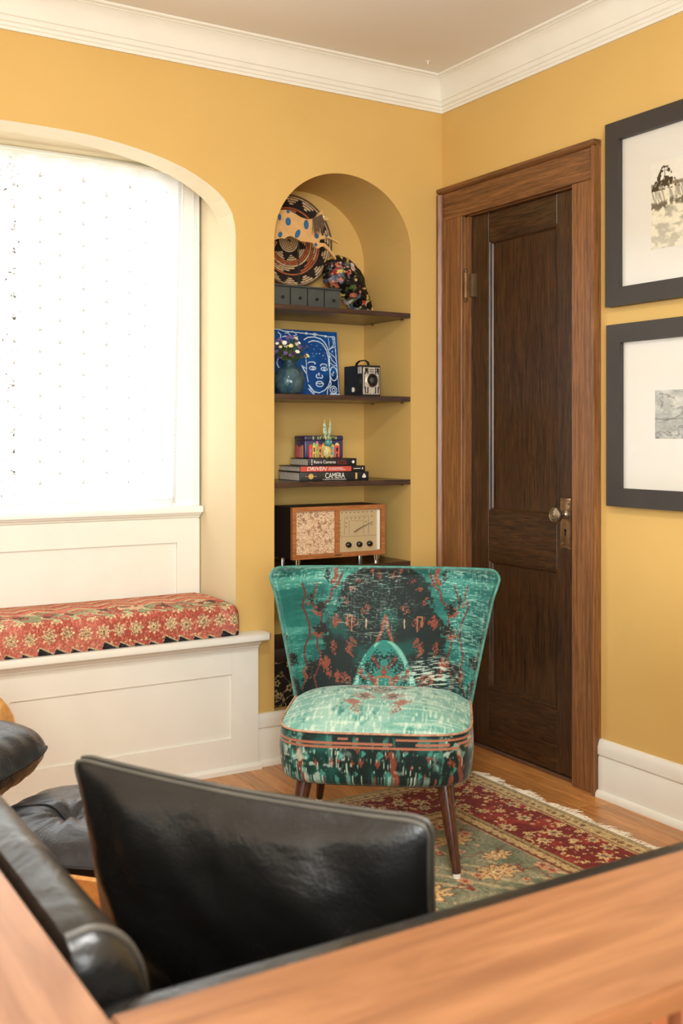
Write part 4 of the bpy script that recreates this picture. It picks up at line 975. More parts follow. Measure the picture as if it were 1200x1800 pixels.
def build_figure():
    # flat leaping animal cut from board, standing on a thin rod on the drawer box
    def W(px, py): # design grid (zoom pixels of 10 per unit) to metres in the x-z plane
        return (-0.432 + (px - 1155) * 0.000236, 1.963 - (py - 950) * 0.000236)
    y = 0.098; zt = SZ[0] + 0.0785
    t = thing('leaping_animal_figure', 'carved wooden leaping animal with blue spots and dark mane', 'figurine', (-0.61, y, zt))
    out = [(-160, 600), (-60, 560), (60, 530), (150, 520), (240, 535), (330, 565), (430, 610), (560, 632), (680, 600), (760, 520), (810, 455), (838, 450), (848, 500), (870, 545), (930, 565), (970, 570), (966, 605), (910, 612), (850, 612), (830, 640), (820, 700), (800, 800), (830, 880), (880, 850), (925, 856), (1150, 945), (1140, 970), (980, 905), (900, 900), (850, 920), (790, 940), (770, 990), (880, 990), (950, 1040), (980, 1080), (1100, 1215), (1085, 1225), (940, 1095), (860, 1040), (800, 1060), (740, 1095), (690, 1060), (650, 1005), (560, 1000), (420, 1000), (350, 965), (240, 930), (180, 950), (130, 990), (60, 985), (-20, 1010), (-120, 1060), (-230, 1150), (-245, 1135), (-150, 1030), (-190, 960), (-200, 800), (-190, 680)]
    pts = [W(*p) for p in out]
    me = bpy.data.meshes.new('body'); bm = bmesh.new(); vs = [bm.verts.new((p[0], y - 0.005, p[1])) for p in pts]; f = bm.faces.new(vs)
    r = bmesh.ops.extrude_face_region(bm, geom=[f]); bmesh.ops.translate(bm, vec=(0, 0.010, 0), verts=[g for g in r['geom'] if isinstance(g, bmesh.types.BMVert)])
    bmesh.ops.triangulate(bm, faces=[f for f in bm.faces if len(f.verts) > 4]); bmesh.ops.recalc_face_normals(bm, faces=bm.faces); bm.to_mesh(me); bm.free()
    O('body', me, 'figure', t, sm=30)
    for (px, py, rx, rz, rot) in ((525, 720, 45, 78, 0), (365, 885, 42, 78, .5), (190, 705, 50, 66, 0), (720, 885, 42, 44, 0), (190, 545, 32, 28, 0), (35, 650, 30, 52, 0), (45, 930, 36, 50, .4), (705, 1030, 26, 28, 0), (905, 868, 22, 24, 0), (-90, 760, 45, 70, 0)):
        poly = []
        for k in range(18):
            q = 2 * PI * k / 18; dx, dz = rx * math.cos(q), rz * math.sin(q); w = W(px + dx * math.cos(rot) - dz * math.sin(rot), py + dx * math.sin(rot) + dz * math.cos(rot)); poly.append(w)
        O('painted_spot', MB().prism(poly, 'y', y - 0.0062, y - 0.0049), 'bluespot', t, sm=0)
    O('eye', MB().lathe([(0.0045, y - 0.0066), (0.0045, y - 0.005)], 12, (W(848, 560)[0], 0, W(848, 560)[1]), 'y'), 'ink_white', t)
    rg = random.Random(5); m = MB()
    for k in range(90):
        px = 640 + 190 * rg.random(); py = 600 - (px - 640) * 0.45 + 20 * rg.random(); a, b = W(px, py), W(px - 40 + 110 * rg.random(), py + 180 + 130 * rg.random())
        m.tube([(a[0], y - 0.006, a[1]), ((a[0] + b[0]) / 2, y - 0.011 - .004 * rg.random(), (a[1] + b[1]) / 2), (b[0], y - 0.010, b[1])], [0.0011, 0.0009, 0.0005], 4)
    mn = O('mane', m, 'fiber', t); mn['kind'] = 'stuff'
    O('rod', MB().tube([(W(400, 980)[0], y + 0.001, W(400, 980)[1]), (W(400, 980)[0], y + 0.001, zt + 0.003)], 0.0018, 8), 'black', t)
    O('foot_plate', rbox(W(400, 980)[0] - 0.03, W(400, 980)[0] + 0.03, y - 0.02, y + 0.022, zt, zt + 0.003, 0.0008, 1), 'black', t)
    return t
build_figure()

def build_rock():
    t = thing('painted_lump', 'rough dark lump crusted with dabs of red, yellow and white paint', 'sculpture', (-0.32, 0.15, SZ[0]))
    nv, nu = 90, 130; v = np.linspace(0, 1, nv); th = np.linspace(0, 2 * PI, nu, endpoint=False); TH, V = np.meshgrid(th, v)
    # centre line leans to one side going down; radius profile along height
    H = 0.235; cx = -0.405 + np.interp(V, [0, .2, .5, .8, 1], [.122, .095, .035, .01, -.002]); cx = cx + 0.012
    rx = np.interp(V, [0, .03, .12, .3, .5, .7, .85, .95, 1], [.03, .052, .052, .072, .088, .088, .066, .04, .002]); ry = rx * 0.72
    nz = fbm(np.cos(TH) * 2.2 + V * 4 + 9, np.sin(TH) * 2.2 + V * 5 + 4, 501, 4); cr = fbm(np.cos(TH) * 9 + 30, np.sin(TH) * 9 + V * 22, 502, 3)
    k = 0.80 + 0.34 * nz + 0.16 * (cr - .5)
    X = cx + rx * k * np.cos(TH); Y = 0.165 + ry * k * np.sin(TH); Z = SZ[0] + 0.0005 + H * V + 0.012 * (nz - .5) * np.sin(V * PI)
    c = np.ones(X.shape + (3,)) * np.array((24, 21, 18))
    for s, colr, th_ in ((511, (168, 60, 50), .655), (512, (204, 174, 92), .675), (513, (200, 182, 172), .675), (514, (80, 94, 48), .665), (515, (188, 108, 82), .68), (516, (96, 98, 108), .70), (517, (16, 15, 14), .6)):
        c = lay(c, sstep(th_ - .01, th_ + .02, fbm(X * 34 + s, Z * 34, s, 3)), colr)
    c = lay(c, sstep(.06, .0, V) * .6, (170, 160, 140)); c = c * (0.7 + .5 * cr)[..., None]
    O('crust', grid_mesh('crust', np.stack([X, Y, Z], -1), c, True), 'paintwork', t, sm=50)
    O('underside', MB().prism([(X[0, j], Y[0, j]) for j in range(0, nu, 5)], 'z', SZ[0], SZ[0] + 0.002), 'black', t)
    return t
build_rock()

# ------------------------------------------------------------------ second shelf
def build_painting():
    z0 = SZ[1]; xr = -0.372; H = 0.262; k = H / 735.0; Wd = 0.388
    t = thing('face_painting', 'deep blue square panel with a face drawn in raised white lines', 'painting', (xr - Wd / 2, 0.2, z0))
    nx, nz = 300, 210; xs = np.linspace(xr - Wd, xr, nx); zs = np.linspace(0, H, nz); X, Z = np.meshgrid(xs, zs)
    PX = 770 + (X - xr) / k; PY = 780 - Z / k         # design coordinates
    c = lay(np.ones(X.shape + (3,)) * np.array((14, 66, 128)), sstep(.4, .7, fbm(X * 20, Z * 20, 601)), (18, 84, 150)); c = lay(c, sstep(130, 0, np.hypot(PX - 700, PY - 650) - 60), (12, 40, 84))
    WH = (206, 220, 232)
    def el(cx, cy, rx, ry, a0=0, a1=2 * PI, n=22): return [(cx + rx * math.cos(a), cy + ry * math.sin(a)) for a in np.linspace(a0, a1, n)]
    S = [([(30, 50), (80, 65), (370, 78), (500, 85), (620, 98), (735, 102)], 7), ([(735, 100), (742, 250), (748, 430), (755, 600), (760, 770)], 5), ([(-330, 40), (30, 50)], 7), ([(-330, 780), (15, 772), (200, 774), (330, 776), (450, 770), (760, 775)], 6),
         (el(482, 85, 22, 13), 5), (el(722, 112, 18, 16), 5), (el(372, 78, 16, 10), 5), (el(618, 98, 14, 9), 4),
         ([(340, 150), (390, 120), (470, 112), (550, 128), (600, 165), (635, 220), (655, 300), (655, 430)], 8), ([(395, 175), (450, 155), (520, 160), (580, 190), (620, 250), (640, 330), (645, 430), (655, 520), (650, 600), (620, 665), (570, 710), (500, 740), (440, 728), (395, 695), (370, 655)], 7),
         ([(350, 370), (355, 420), (350, 520), (365, 620)], 6),
         (el(425, 408, 44, 13, PI * .95, 2.2 * PI), 7), (el(575, 430, 40, 16, PI * .85, 2.1 * PI), 7), (el(430, 465, 42, 20), 6), (el(580, 470, 40, 20), 6), (el(435, 465, 12, 12), 6), (el(582, 472, 11, 11), 6),
         ([(480, 535), (472, 560), (490, 575), (515, 568), (540, 575), (556, 560), (548, 540)], 7), (el(508, 530, 9, 12), 5),
         (el(512, 640, 46, 30), 7), ([(466, 640), (490, 632), (512, 640), (535, 632), (558, 640)], 5),
         (el(700, 520, 48, 78), 7), (el(682, 532, 11, 11), 4), (el(700, 505, 7, 8), 4), ([(655, 590), (660, 640), (610, 700), (600, 770)], 6), (el(688, 702, 44, 40), 7), (el(690, 702, 20, 20), 6),
         ([(660, 250), (720, 190), (715, 120)], 5), ([(665, 240), (735, 210)], 5), ([(670, 290), (735, 340), (745, 380)], 5), ([(670, 320), (690, 370), (742, 410)], 5), ([(672, 400), (690, 420), (742, 430)], 5), ([(655, 110), (662, 240)], 4), ([(740, 180), (738, 270)], 4),
         ([(300, 455), (340, 520)], 9), ([(290, 440), (345, 470)], 7), ([(380, 660), (440, 740)], 7), ([(370, 700), (430, 755)], 9),
         (el(30, 420, 44, 60), 8), ([(15, 490), (80, 500), (120, 450), (130, 390), (60, 330), (10, 320)], 7), ([(70, 130), (110, 120), (200, 140), (260, 120)], 7), ([(15, 80), (50, 110), (40, 160), (10, 180)], 7), ([(100, 90), (200, 60), (250, 100), (180, 120), (120, 70)], 5), ([(15, 660), (60, 650), (40, 710), (80, 740)], 7),
         (el(-200, 380, 90, 130), 8), (el(-200, 380, 40, 60), 7), ([(-330, 150), (-200, 200), (-60, 160)], 7), ([(-330, 620), (-200, 560), (-60, 640)], 7)]
    wob = 3 * (fbm(PX / 30, PY / 30, 602) - .5)
    for pts, w in S: c = lay(c, sstep(w * .95, w * .6, seg_dist(PX + wob, PY + wob, pts) + 3.0 * (vn(PX / 9, PY / 9, 603) - .5)), WH)
    for dx, dy, r in ((430, 200, 4), (500, 210, 5), (570, 210, 5), (460, 250, 5), (545, 250, 5), (605, 245, 4), (440, 300, 4), (490, 300, 6), (530, 298, 8), (575, 318, 8), (605, 355, 5), (400, 340, 4), (450, 330, 5), (630, 410, 4), (698, 268, 10), (740, 265, 8), (742, 430, 8), (600, 290, 4)): c = lay(c, sstep(r, r * .6, np.hypot(PX - dx, PY - dy)), WH)
    for i in range(7): c = lay(c, sstep(9, 5, np.abs(np.hypot(PX - (650 + 18 * i), PY - 758 + 6 * math.sin(i * 2)) - 9)) * .8, WH)
    tilt = 0.10
    def put(P): P = P.copy(); P[..., 1] = 0.185 + P[..., 1] + P[..., 2] * tilt; P[..., 2] = z0 + 0.001 + P[..., 2]; return P
    O('painted_face', grid_mesh('painted_face', put(np.stack([X, np.zeros_like(X), Z], -1)), c), 'paintwork', t, sm=0)
    b = MB().box(xr - Wd, xr, 0.0008, 0.014, 0, H); b.v = [(x, 0.185 + y + z * tilt, z0 + 0.0005 + z) for x, y, z in b.v]
    O('panel', b, 'bluespot', t, sm=0)
    return t
build_painting()

def build_vase():
    vx, vy, z = -0.668, 0.068, SZ[1]
    t = thing('glass_vase', 'round blue-green glass vase in front of the blue painting', 'vase', (vx, vy, z))
    pr = [(0.001, 0), (0.034, 0.0), (0.046, 0.008), (0.056, 0.026), (0.0605, 0.048), (0.058, 0.070), (0.048, 0.090), (0.034, 0.104), (0.024, 0.112), (0.0215, 0.118), (0.026, 0.124), (0.034, 0.129)]
    prof = pr + [(r - 0.0035, h) for r, h in reversed(pr[2:])] + [(0.001, 0.006)]
    m = MB().lathe([(r, z + h) for r, h in prof], 40, (vx, vy, 0))
    m.v = [(vx + (x - vx) * (1 + .03 * math.sin(6 * math.atan2(y - vy, x - vx) + (zz - z) * 40)), vy + (y - vy) * (1 + .03 * math.sin(6 * math.atan2(y - vy, x - vx) + (zz - z) * 40)), zz) for x, y, zz in m.v]
    O('glass', m, 'vase', t)
    b = thing('flower_bunch', 'loose bunch of purple and cream wildflowers in the glass vase', 'flowers', (vx, vy, z + 0.01))
    rg = random.Random(11); st = MB()
    def petal_ring(p, r, n, nrm):
        m = MB(); nrm = Vector(nrm).normalized(); a = nrm.orthogonal().normalized(); bq = nrm.cross(a)
        for k in range(n):
            q = 2 * PI * k / n; d = a * math.cos(q) + bq * math.sin(q); s = a * -math.sin(q) + bq * math.cos(q); c = Vector(p)
            m.add([c, c + d * r * .6 + s * r * .38 + nrm * r * .15, c + d * r + nrm * r * .1, c + d * r * .6 - s * r * .38 + nrm * r * .15], [(0, 1, 2, 3)])
        return m
    lv = MB()
    for k in range(62):
        a = rg.random() * 2 * PI; sp = 0.012 + 0.062 * rg.random() ** .7; h = 0.155 + 0.07 * rg.random() - sp * .35
        tip = (vx + sp * math.cos(a), vy - 0.01 + sp * .62 * math.sin(a) , z + h)
        st.tube([(vx + 0.012 * math.cos(a), vy + 0.012 * math.sin(a), z + 0.03), (vx + 0.013 * math.cos(a + .4), vy + 0.010 * math.sin(a + .4), z + 0.12), ((vx + tip[0]) / 2 + .004, (vy + tip[1]) / 2, z + 0.12 + (h - .12) * .6), tip], 0.0011, 4)
        for q in range(5):
            e = rg.random() * 6.3; f = 0.3 + .6 * rg.random(); p = Vector((vx + (tip[0] - vx) * f, vy + (tip[1] - vy) * f, z + 0.115 + (h - .115) * f)); d = Vector((math.cos(e), math.sin(e) - .3, .5)) * (0.012 + .012 * rg.random()); s = d.cross(Vector((0, 0, 1))).normalized() * 0.0035
            lv.add([p, p + d * .5 + s, p + d, p + d * .5 - s], [(0, 1, 2, 3)])
        if k < 46:
            kind = ('purpleflower', 'whiteflower', 'yellowflower', 'purpleflower')[k % 4]; nm = Vector((math.cos(a) * .5 - .2, -0.9, 0.5 + .4 * rg.random()))
            fl = O('blossom', petal_ring(tip, 0.0075 + 0.004 * rg.random(), 6, nm), kind, b, sm=0)
    O('stems', st, 'green_stem', b); g = O('leaves', lv, 'green_stem', b, sm=0); g['kind'] = 'stuff'
build_vase()

def build_box_camera():
    z = SZ[1]; x0, x1, y0, y1, h = -0.366, -0.280, 0.030, 0.165, 0.121
    t = thing('box_camera', 'old black box camera with silver art-deco front', 'camera', ((x0 + x1) / 2, 0.1, z))
    O('body', rbox(x0, x1, y0, y1, z, z + h, 0.003, 2), 'black', t)
    fp = O('front_plate', rbox(x0 + 0.005, x1 - 0.005, y0 - 0.003, y0 + 0.001, z + 0.006, z + h - 0.008, 0.001, 1), 'steel', t)
    cx = (x0 + x1) / 2; lz = z + 0.062; yf = y0 - 0.003
    st = MB()
    for dx in (-0.030, -0.018, 0.018, 0.030):
        for za, zb in ((z + 0.010, z + 0.036), (z + 0.086, z + 0.110)): st.box(cx + dx - 0.0025, cx + dx + 0.0025, yf - 0.0008, yf + 0.0005, za, zb)
    for dx in (-0.034, 0.034): st.box(cx + dx - 0.0012, cx + dx + 0.0012, yf - 0.0008, yf + 0.0005, z + 0.03, z + 0.09)
    st.box(cx - 0.010, cx + 0.010, yf - 0.0008, yf + 0.0005, z + 0.094, z + 0.097).box(cx - 0.010, cx + 0.010, yf - 0.0008, yf + 0.0005, z + 0.102, z + 0.105)
    O('black_stripes', st, 'black', fp, sm=0)
    lens = O('lens_ring', MB().lathe([(0.027, yf), (0.027, yf - 0.004), (0.0235, yf - 0.005), (0.0235, yf - 0.0005)], 32, (cx, 0, lz), 'y'), 'chrome', t)
    O('lens_well', MB().lathe([(0.0232, yf - 0.0005), (0.0230, yf - 0.0040), (0.014, yf - 0.0025), (0.0135, yf - 0.001)], 32, (cx, 0, lz), 'y'), 'blackgloss', lens)
    O('lens', MB().lathe([(0.0105, yf - 0.0028), (0.009, yf - 0.005), (0.005, yf - 0.0065), (0.0005, yf - 0.007)], 24, (cx, 0, lz), 'y'), 'slate', lens)
    for sx in (-1, 1):
        v = O('viewfinder', MB().lathe([(0.0095, yf), (0.0095, yf - 0.0025), (0.007, yf - 0.003), (0.007, yf - 0.0008)], 20, (cx + sx * 0.027, 0, z + 0.101), 'y'), 'chrome', t)
        O('viewfinder_glass', MB().lathe([(0.0068, yf - 0.001), (0.004, yf - 0.002), (0.0005, yf - 0.0024)], 16, (cx + sx * 0.027, 0, z + 0.101), 'y'), 'blackgloss', v)
    for dx in (-0.027, -0.009, 0.009, 0.027): O('rivet', MB().lathe([(0.003, yf - 0.0006), (0.003, yf - 0.0022), (0.001, yf - 0.003)], 10, (cx + dx, 0, z + 0.012), 'y'), 'chrome', fp)
    O('side_window', rbox(x0 - 0.0015, x0 + 0.001, y0 + 0.004, y0 + 0.030, z + 0.088, z + 0.115, 0.0008, 1), 'steel', t)
    for zz in (0.052, 0.060): O('lever', MB().lathe([(0.003, x0), (0.003, x0 - 0.004), (0.001, x0 - 0.005)], 10, (0, y0 + 0.006, z + zz), 'x'), 'chrome', t)
    O('winding_key', MB().lathe([(0.010, x0), (0.010, x0 - 0.002), (0.006, x0 - 0.003)], 16, (0, y0 + 0.062, z + 0.026), 'x').box(x0 - 0.008, x0 - 0.003, y0 + 0.060, y0 + 0.064, z + 0.017, z + 0.035), 'steel', t)
    hp = [(cx - 0.0, y0 + 0.018, z + h - 0.002), (cx, y0 + 0.026, z + h + 0.014), (cx, y0 + 0.045, z + h + 0.022), (cx, y0 + 0.085, z + h + 0.022), (cx, y0 + 0.105, z + h + 0.014), (cx, y0 + 0.115, z + h - 0.002)]
    O('strap_handle', MB().tube(hp, 0.0065, 8, flat=0.35), 'black', t)
    return t
build_box_camera()

# ------------------------------------------------------------------ third shelf: books, tin, figurine
def book(label, z, th, x, y, L, D, rot, cover, group='stacked books in the niche'):
    t = thing('book', label, 'book', (x, y, z), rot, group)
    c = 0.0022
    O('page_block', MB().box(0.004, L - 0.004, 0.004, D - 0.003, c, th - c), 'paper', t, local=True)
    O('cover', MB().box(0, L, 0, D, 0, c).box(0, L, 0, D, th - c, th), cover, t, local=True, sm=0)
    O('spine', rbox(0, L, -0.003, 0.0038, 0, th, 0.0018, 2), cover, t, local=True)
    return t
RX = (PI / 2, 0, 0)
br = R(-7)
b1 = book('thick black book lettered in white, bottom of the stacked three', SZ[2], 0.0345, -0.617, 0.080, 0.292, 0.225, br, 'cover')
text('title_lettering', 'CAMERA', 0.030, (0.105, -0.0032, 0.0195), RX, 'ink_white', b1, width=0.082)
text('subtitle_lettering', 'A HISTORY OF PHOTOGRAPHY', 0.006, (0.095, -0.0032, 0.0055), RX, 'ink_white', b1, width=0.10)
O('gold_emblem', MB().lathe([(0.0105, -0.0036), (0.0105, -0.0029)], 24, (0.046, 0, 0.018), 'y').box(0.022, 0.070, -0.0034, -0.0029, 0.0172, 0.0186), 'ink_gold', b1, local=True, sm=0)
O('gold_band', MB().box(0.234, 0.242, -0.0034, -0.0029, 0.006, 0.030), 'ink_gold', b1, local=True, sm=0)
O('publisher_mark', MB().lathe([(0.0045, -0.0034), (0.0045, -0.0029)], 12, (0.272, 0, 0.022), 'y').lathe([(0.0045, -0.0034), (0.0045, -0.0029)], 12, (0.268, 0, 0.015), 'y').lathe([(0.0045, -0.0034), (0.0045, -0.0029)], 12, (0.276, 0, 0.015), 'y').box(0.2712, 0.2728, -0.0034, -0.0029, 0.008, 0.02), 'ink_white', b1, local=True, sm=0)['kind'] = 'stuff'
b2 = book('red-spined book lettered in white, middle of the stacked three', SZ[2] + 0.0350, 0.0225, -0.612, 0.086, 0.276, 0.225, br, 'cover')
O('red_jacket', MB().box(0.001, 0.215, -0.0036, -0.0029, 0.0015, 0.021), 'red', b2, local=True, sm=0)
text('title_lettering', 'DRIVEN', 0.021, (0.026, -0.0040, 0.0112), RX, 'ink_white', b2, width=0.083, shear=0.25)
text('subtitle_lettering', 'THE RACING PHOTOGRAPHY', 0.0065, (0.118, -0.0040, 0.0138), RX, 'ink_white', b2, width=0.062)
text('author_lettering', 'OF A LIFETIME ON THE TRACK', 0.0065, (0.118, -0.0040, 0.0078), RX, 'ink_white', b2, width=0.072)
O('publisher_mark', MB().box(0.262, 0.266, -0.0034, -0.0029, 0.008, 0.015).box(0.225, 0.255, -0.0034, -0.0029, 0.0105, 0.0125), 'ink_white', b2, local=True, sm=0)['kind'] = 'stuff'
b3 = book('black book lettered in white and red, top of the stacked three', SZ[2] + 0.0580, 0.0285, -0.575, 0.088, 0.205, 0.19, br, 'cover')
text('title_lettering', 'Retro Cameras', 0.0165, (0.022, -0.0032, 0.0145), RX, 'ink_white', b3, width=0.092)
text('subtitle_lettering', 'The collector\'s\nguide to vintage\nfilm photography', 0.0072, (0.122, -0.0032, 0.0150), RX, 'ink_red', b3, width=0.042)
O('publisher_mark', MB().add([(0.183, -0.0034, 0.0145), (0.190, -0.0034, 0.0075), (0.197, -0.0034, 0.0145), (0.190, -0.0034, 0.0215)], [(0, 1, 2, 3)]).box(0.0125, 0.0165, -0.0034, -0.0029, 0.004, 0.009).box(0.0125, 0.0165, -0.0034, -0.0029, 0.012, 0.017).box(0.0125, 0.0165, -0.0034, -0.0029, 0.020, 0.025), 'ink_white', b3, local=True, sm=0)['kind'] = 'stuff'

def build_tin():
    z = SZ[2] + 0.0870; t = thing('painted_tin', 'purple lidded tin box painted with bright little houses', 'tin', (-0.562, 0.138, z), R(-5))
    L, D, H = 0.168, 0.10, 0.088
    purple = plain('purple_tin', (68, 64, 96), 0.3, 0.2); lidm = plain('purple_tin_lid', (58, 54, 84), 0.3, 0.2)
    O('body', rbox(0, L, 0, D, 0, H - 0.018, 0.006, 3), purple, t, local=True); ld = O('lid', rbox(-0.001, L + 0.001, -0.001, D + 0.001, H - 0.020, H, 0.006, 3), lidm, t, local=True)
    cols = [(214, 74, 62), (226, 196, 96), (150, 196, 104), (232, 150, 84), (226, 206, 120), (206, 110, 150), (108, 164, 170), (214, 84, 66)]
    mats = [plain('house_paint', c, 0.4, var=0.05) for c in cols]; xs = [0.018, 0.034, 0.048, 0.060, 0.074, 0.092, 0.112, 0.130, 0.152]
    for i in range(8):
        a, b = xs[i], xs[i + 1] - 0.0015; h = 0.044 + 0.006 * ((i * 37) % 3)
        hs = O('painted_house', MB().box(a, b, -0.0012, 0.0005, 0.002, h), mats[i], t, local=True, sm=0)
        O('painted_roof', MB().prism([(a - 0.001, h), (b + 0.001, h), ((a + b) / 2 + .003, h + 0.010), ((a + b) / 2 - .003, h + 0.010)], 'y', -0.0012, 0.0005), mats[(i * 3 + 7) % 8], t, local=True, sm=0)
        O('painted_window', MB().box(a + (b - a) * .3, a + (b - a) * .7, -0.0018, -0.0011, h * .5, h * .82).box(a + (b - a) * .32, a + (b - a) * .62, -0.0018, -0.0011, 0.002, h * .34), 'black' if i % 2 else mats[(i + 5) % 8], hs, local=True, sm=0)
    for i in range(3):
        a, b = 0.014 + i * 0.026, 0.034 + i * 0.026; O('painted_house', MB().box(-0.0012, 0.0005, a, b, 0.002, 0.05 - .006 * (i % 2)), mats[(i * 2 + 3) % 8], t, local=True, sm=0)
    rg = random.Random(2); m = MB()
    for k in range(46):
        a = 0.03 + 0.11 * rg.random(); m.box(a, a + 0.003, -0.0018, -0.0009, H - 0.016 + 0.010 * rg.random(), H - 0.003)
    O('painted_leaves', m, plain('leaf_paint', (176, 190, 110), 0.5, var=.2), ld, local=True, sm=0)['kind'] = 'stuff'
    return t
build_tin()

def build_rabbit():
    z = SZ[2] + 0.0868; x, y = -0.478, 0.108
    t = thing('carved_rabbit', 'small painted wooden rabbit with tall ears in front of the tin', 'figurine', (x, y, z))
    def ellip(cx, cy, cz, a, b, c, s=0, nu=40, nv=24, cols=None):
        th = np.linspace(0, 2 * PI, nu, endpoint=False); ph = np.linspace(-PI / 2 + .02, PI / 2 - .02, nv); TH, PH = np.meshgrid(th, ph)
        P = np.stack([cx + a * np.cos(PH) * np.cos(TH), cy + b * np.cos(PH) * np.sin(TH), cz + c * np.sin(PH)], -1); C = np.ones(TH.shape + (3,)) * np.array(cols[0])
        q, h = rosettes(P[..., 0] * 1.2, P[..., 2], 0.0075, 700 + s, 6, .5, .2, .42, .9); C = lay(C, sstep(1, .8, q) * (h > .5), cols[1]); C = lay(C, sstep(1, .8, q) * (h <= .5), cols[2]); C = lay(C, np.sin(P[..., 2] * 900 + 4 * np.sin(TH * 3)) > .75, cols[3])
        return grid_mesh('blob', P, C, True)
    TQ, YE, BK, WH2, PK = (70, 150, 142), (212, 190, 96), (40, 40, 36), (226, 222, 200), (206, 96, 110)
    O('body', ellip(x, y, z + 0.026, 0.019, 0.015, 0.027, 1, cols=(YE, BK, TQ, WH2)), 'paintwork', t); O('head', ellip(x + .001, y - 0.008, z + 0.060, 0.0165, 0.015, 0.0145, 2, cols=(TQ, TQ, PK, TQ)), 'paintwork', t)
    for sx, zz in ((-1, 0.152), (1, 0.156)):
        th = np.linspace(0, 2 * PI, 20, endpoint=False); v = np.linspace(0, 1, 30); TH, V = np.meshgrid(th, v); w = 0.001 + 0.0085 * np.sin(np.clip(V * 1.02, 0, 1) ** .75 * PI) * (1 if sx < 0 else .62)
        P = np.stack([x + sx * (0.004 + .009 * np.sin(V * PI * .6)) + w * np.cos(TH), y - 0.002 + .4 * w * np.sin(TH), z + 0.068 + (zz - 0.068) * V], -1)
        C = np.ones(TH.shape + (3,)) * np.array((206, 184, 110)); C = lay(C, (np.abs(np.cos(TH)) < .75) * (V > .12) * (V < .8), (176, 204, 186)); C = lay(C, (fbm(TH * 2, V * 14, 720) > .62) * 1.0, (96, 120, 84)); O('ear', grid_mesh('ear', P, C, True), 'paintwork', t)
    for sx in (-1, 1):
        O('paw', ellip(x + sx * 0.010, y - 0.014, z + 0.007, 0.0085, 0.010, 0.0075, 5 + sx, 20, 12, cols=(YE, WH2, YE, BK)), 'paintwork', t)
        e = O('eye', ellip(x + sx * 0.0075, y - 0.0205, z + 0.064, 0.0035, 0.0025, 0.0035, 9, 12, 8, cols=(WH2, WH2, WH2, WH2)), 'paintwork', t); O('pupil', MB().lathe([(0.0016, y - 0.0236), (0.0016, y - 0.0226)], 8, (x + sx * 0.0075, 0, z + 0.064), 'y'), 'black', e)
    return t
build_rabbit()

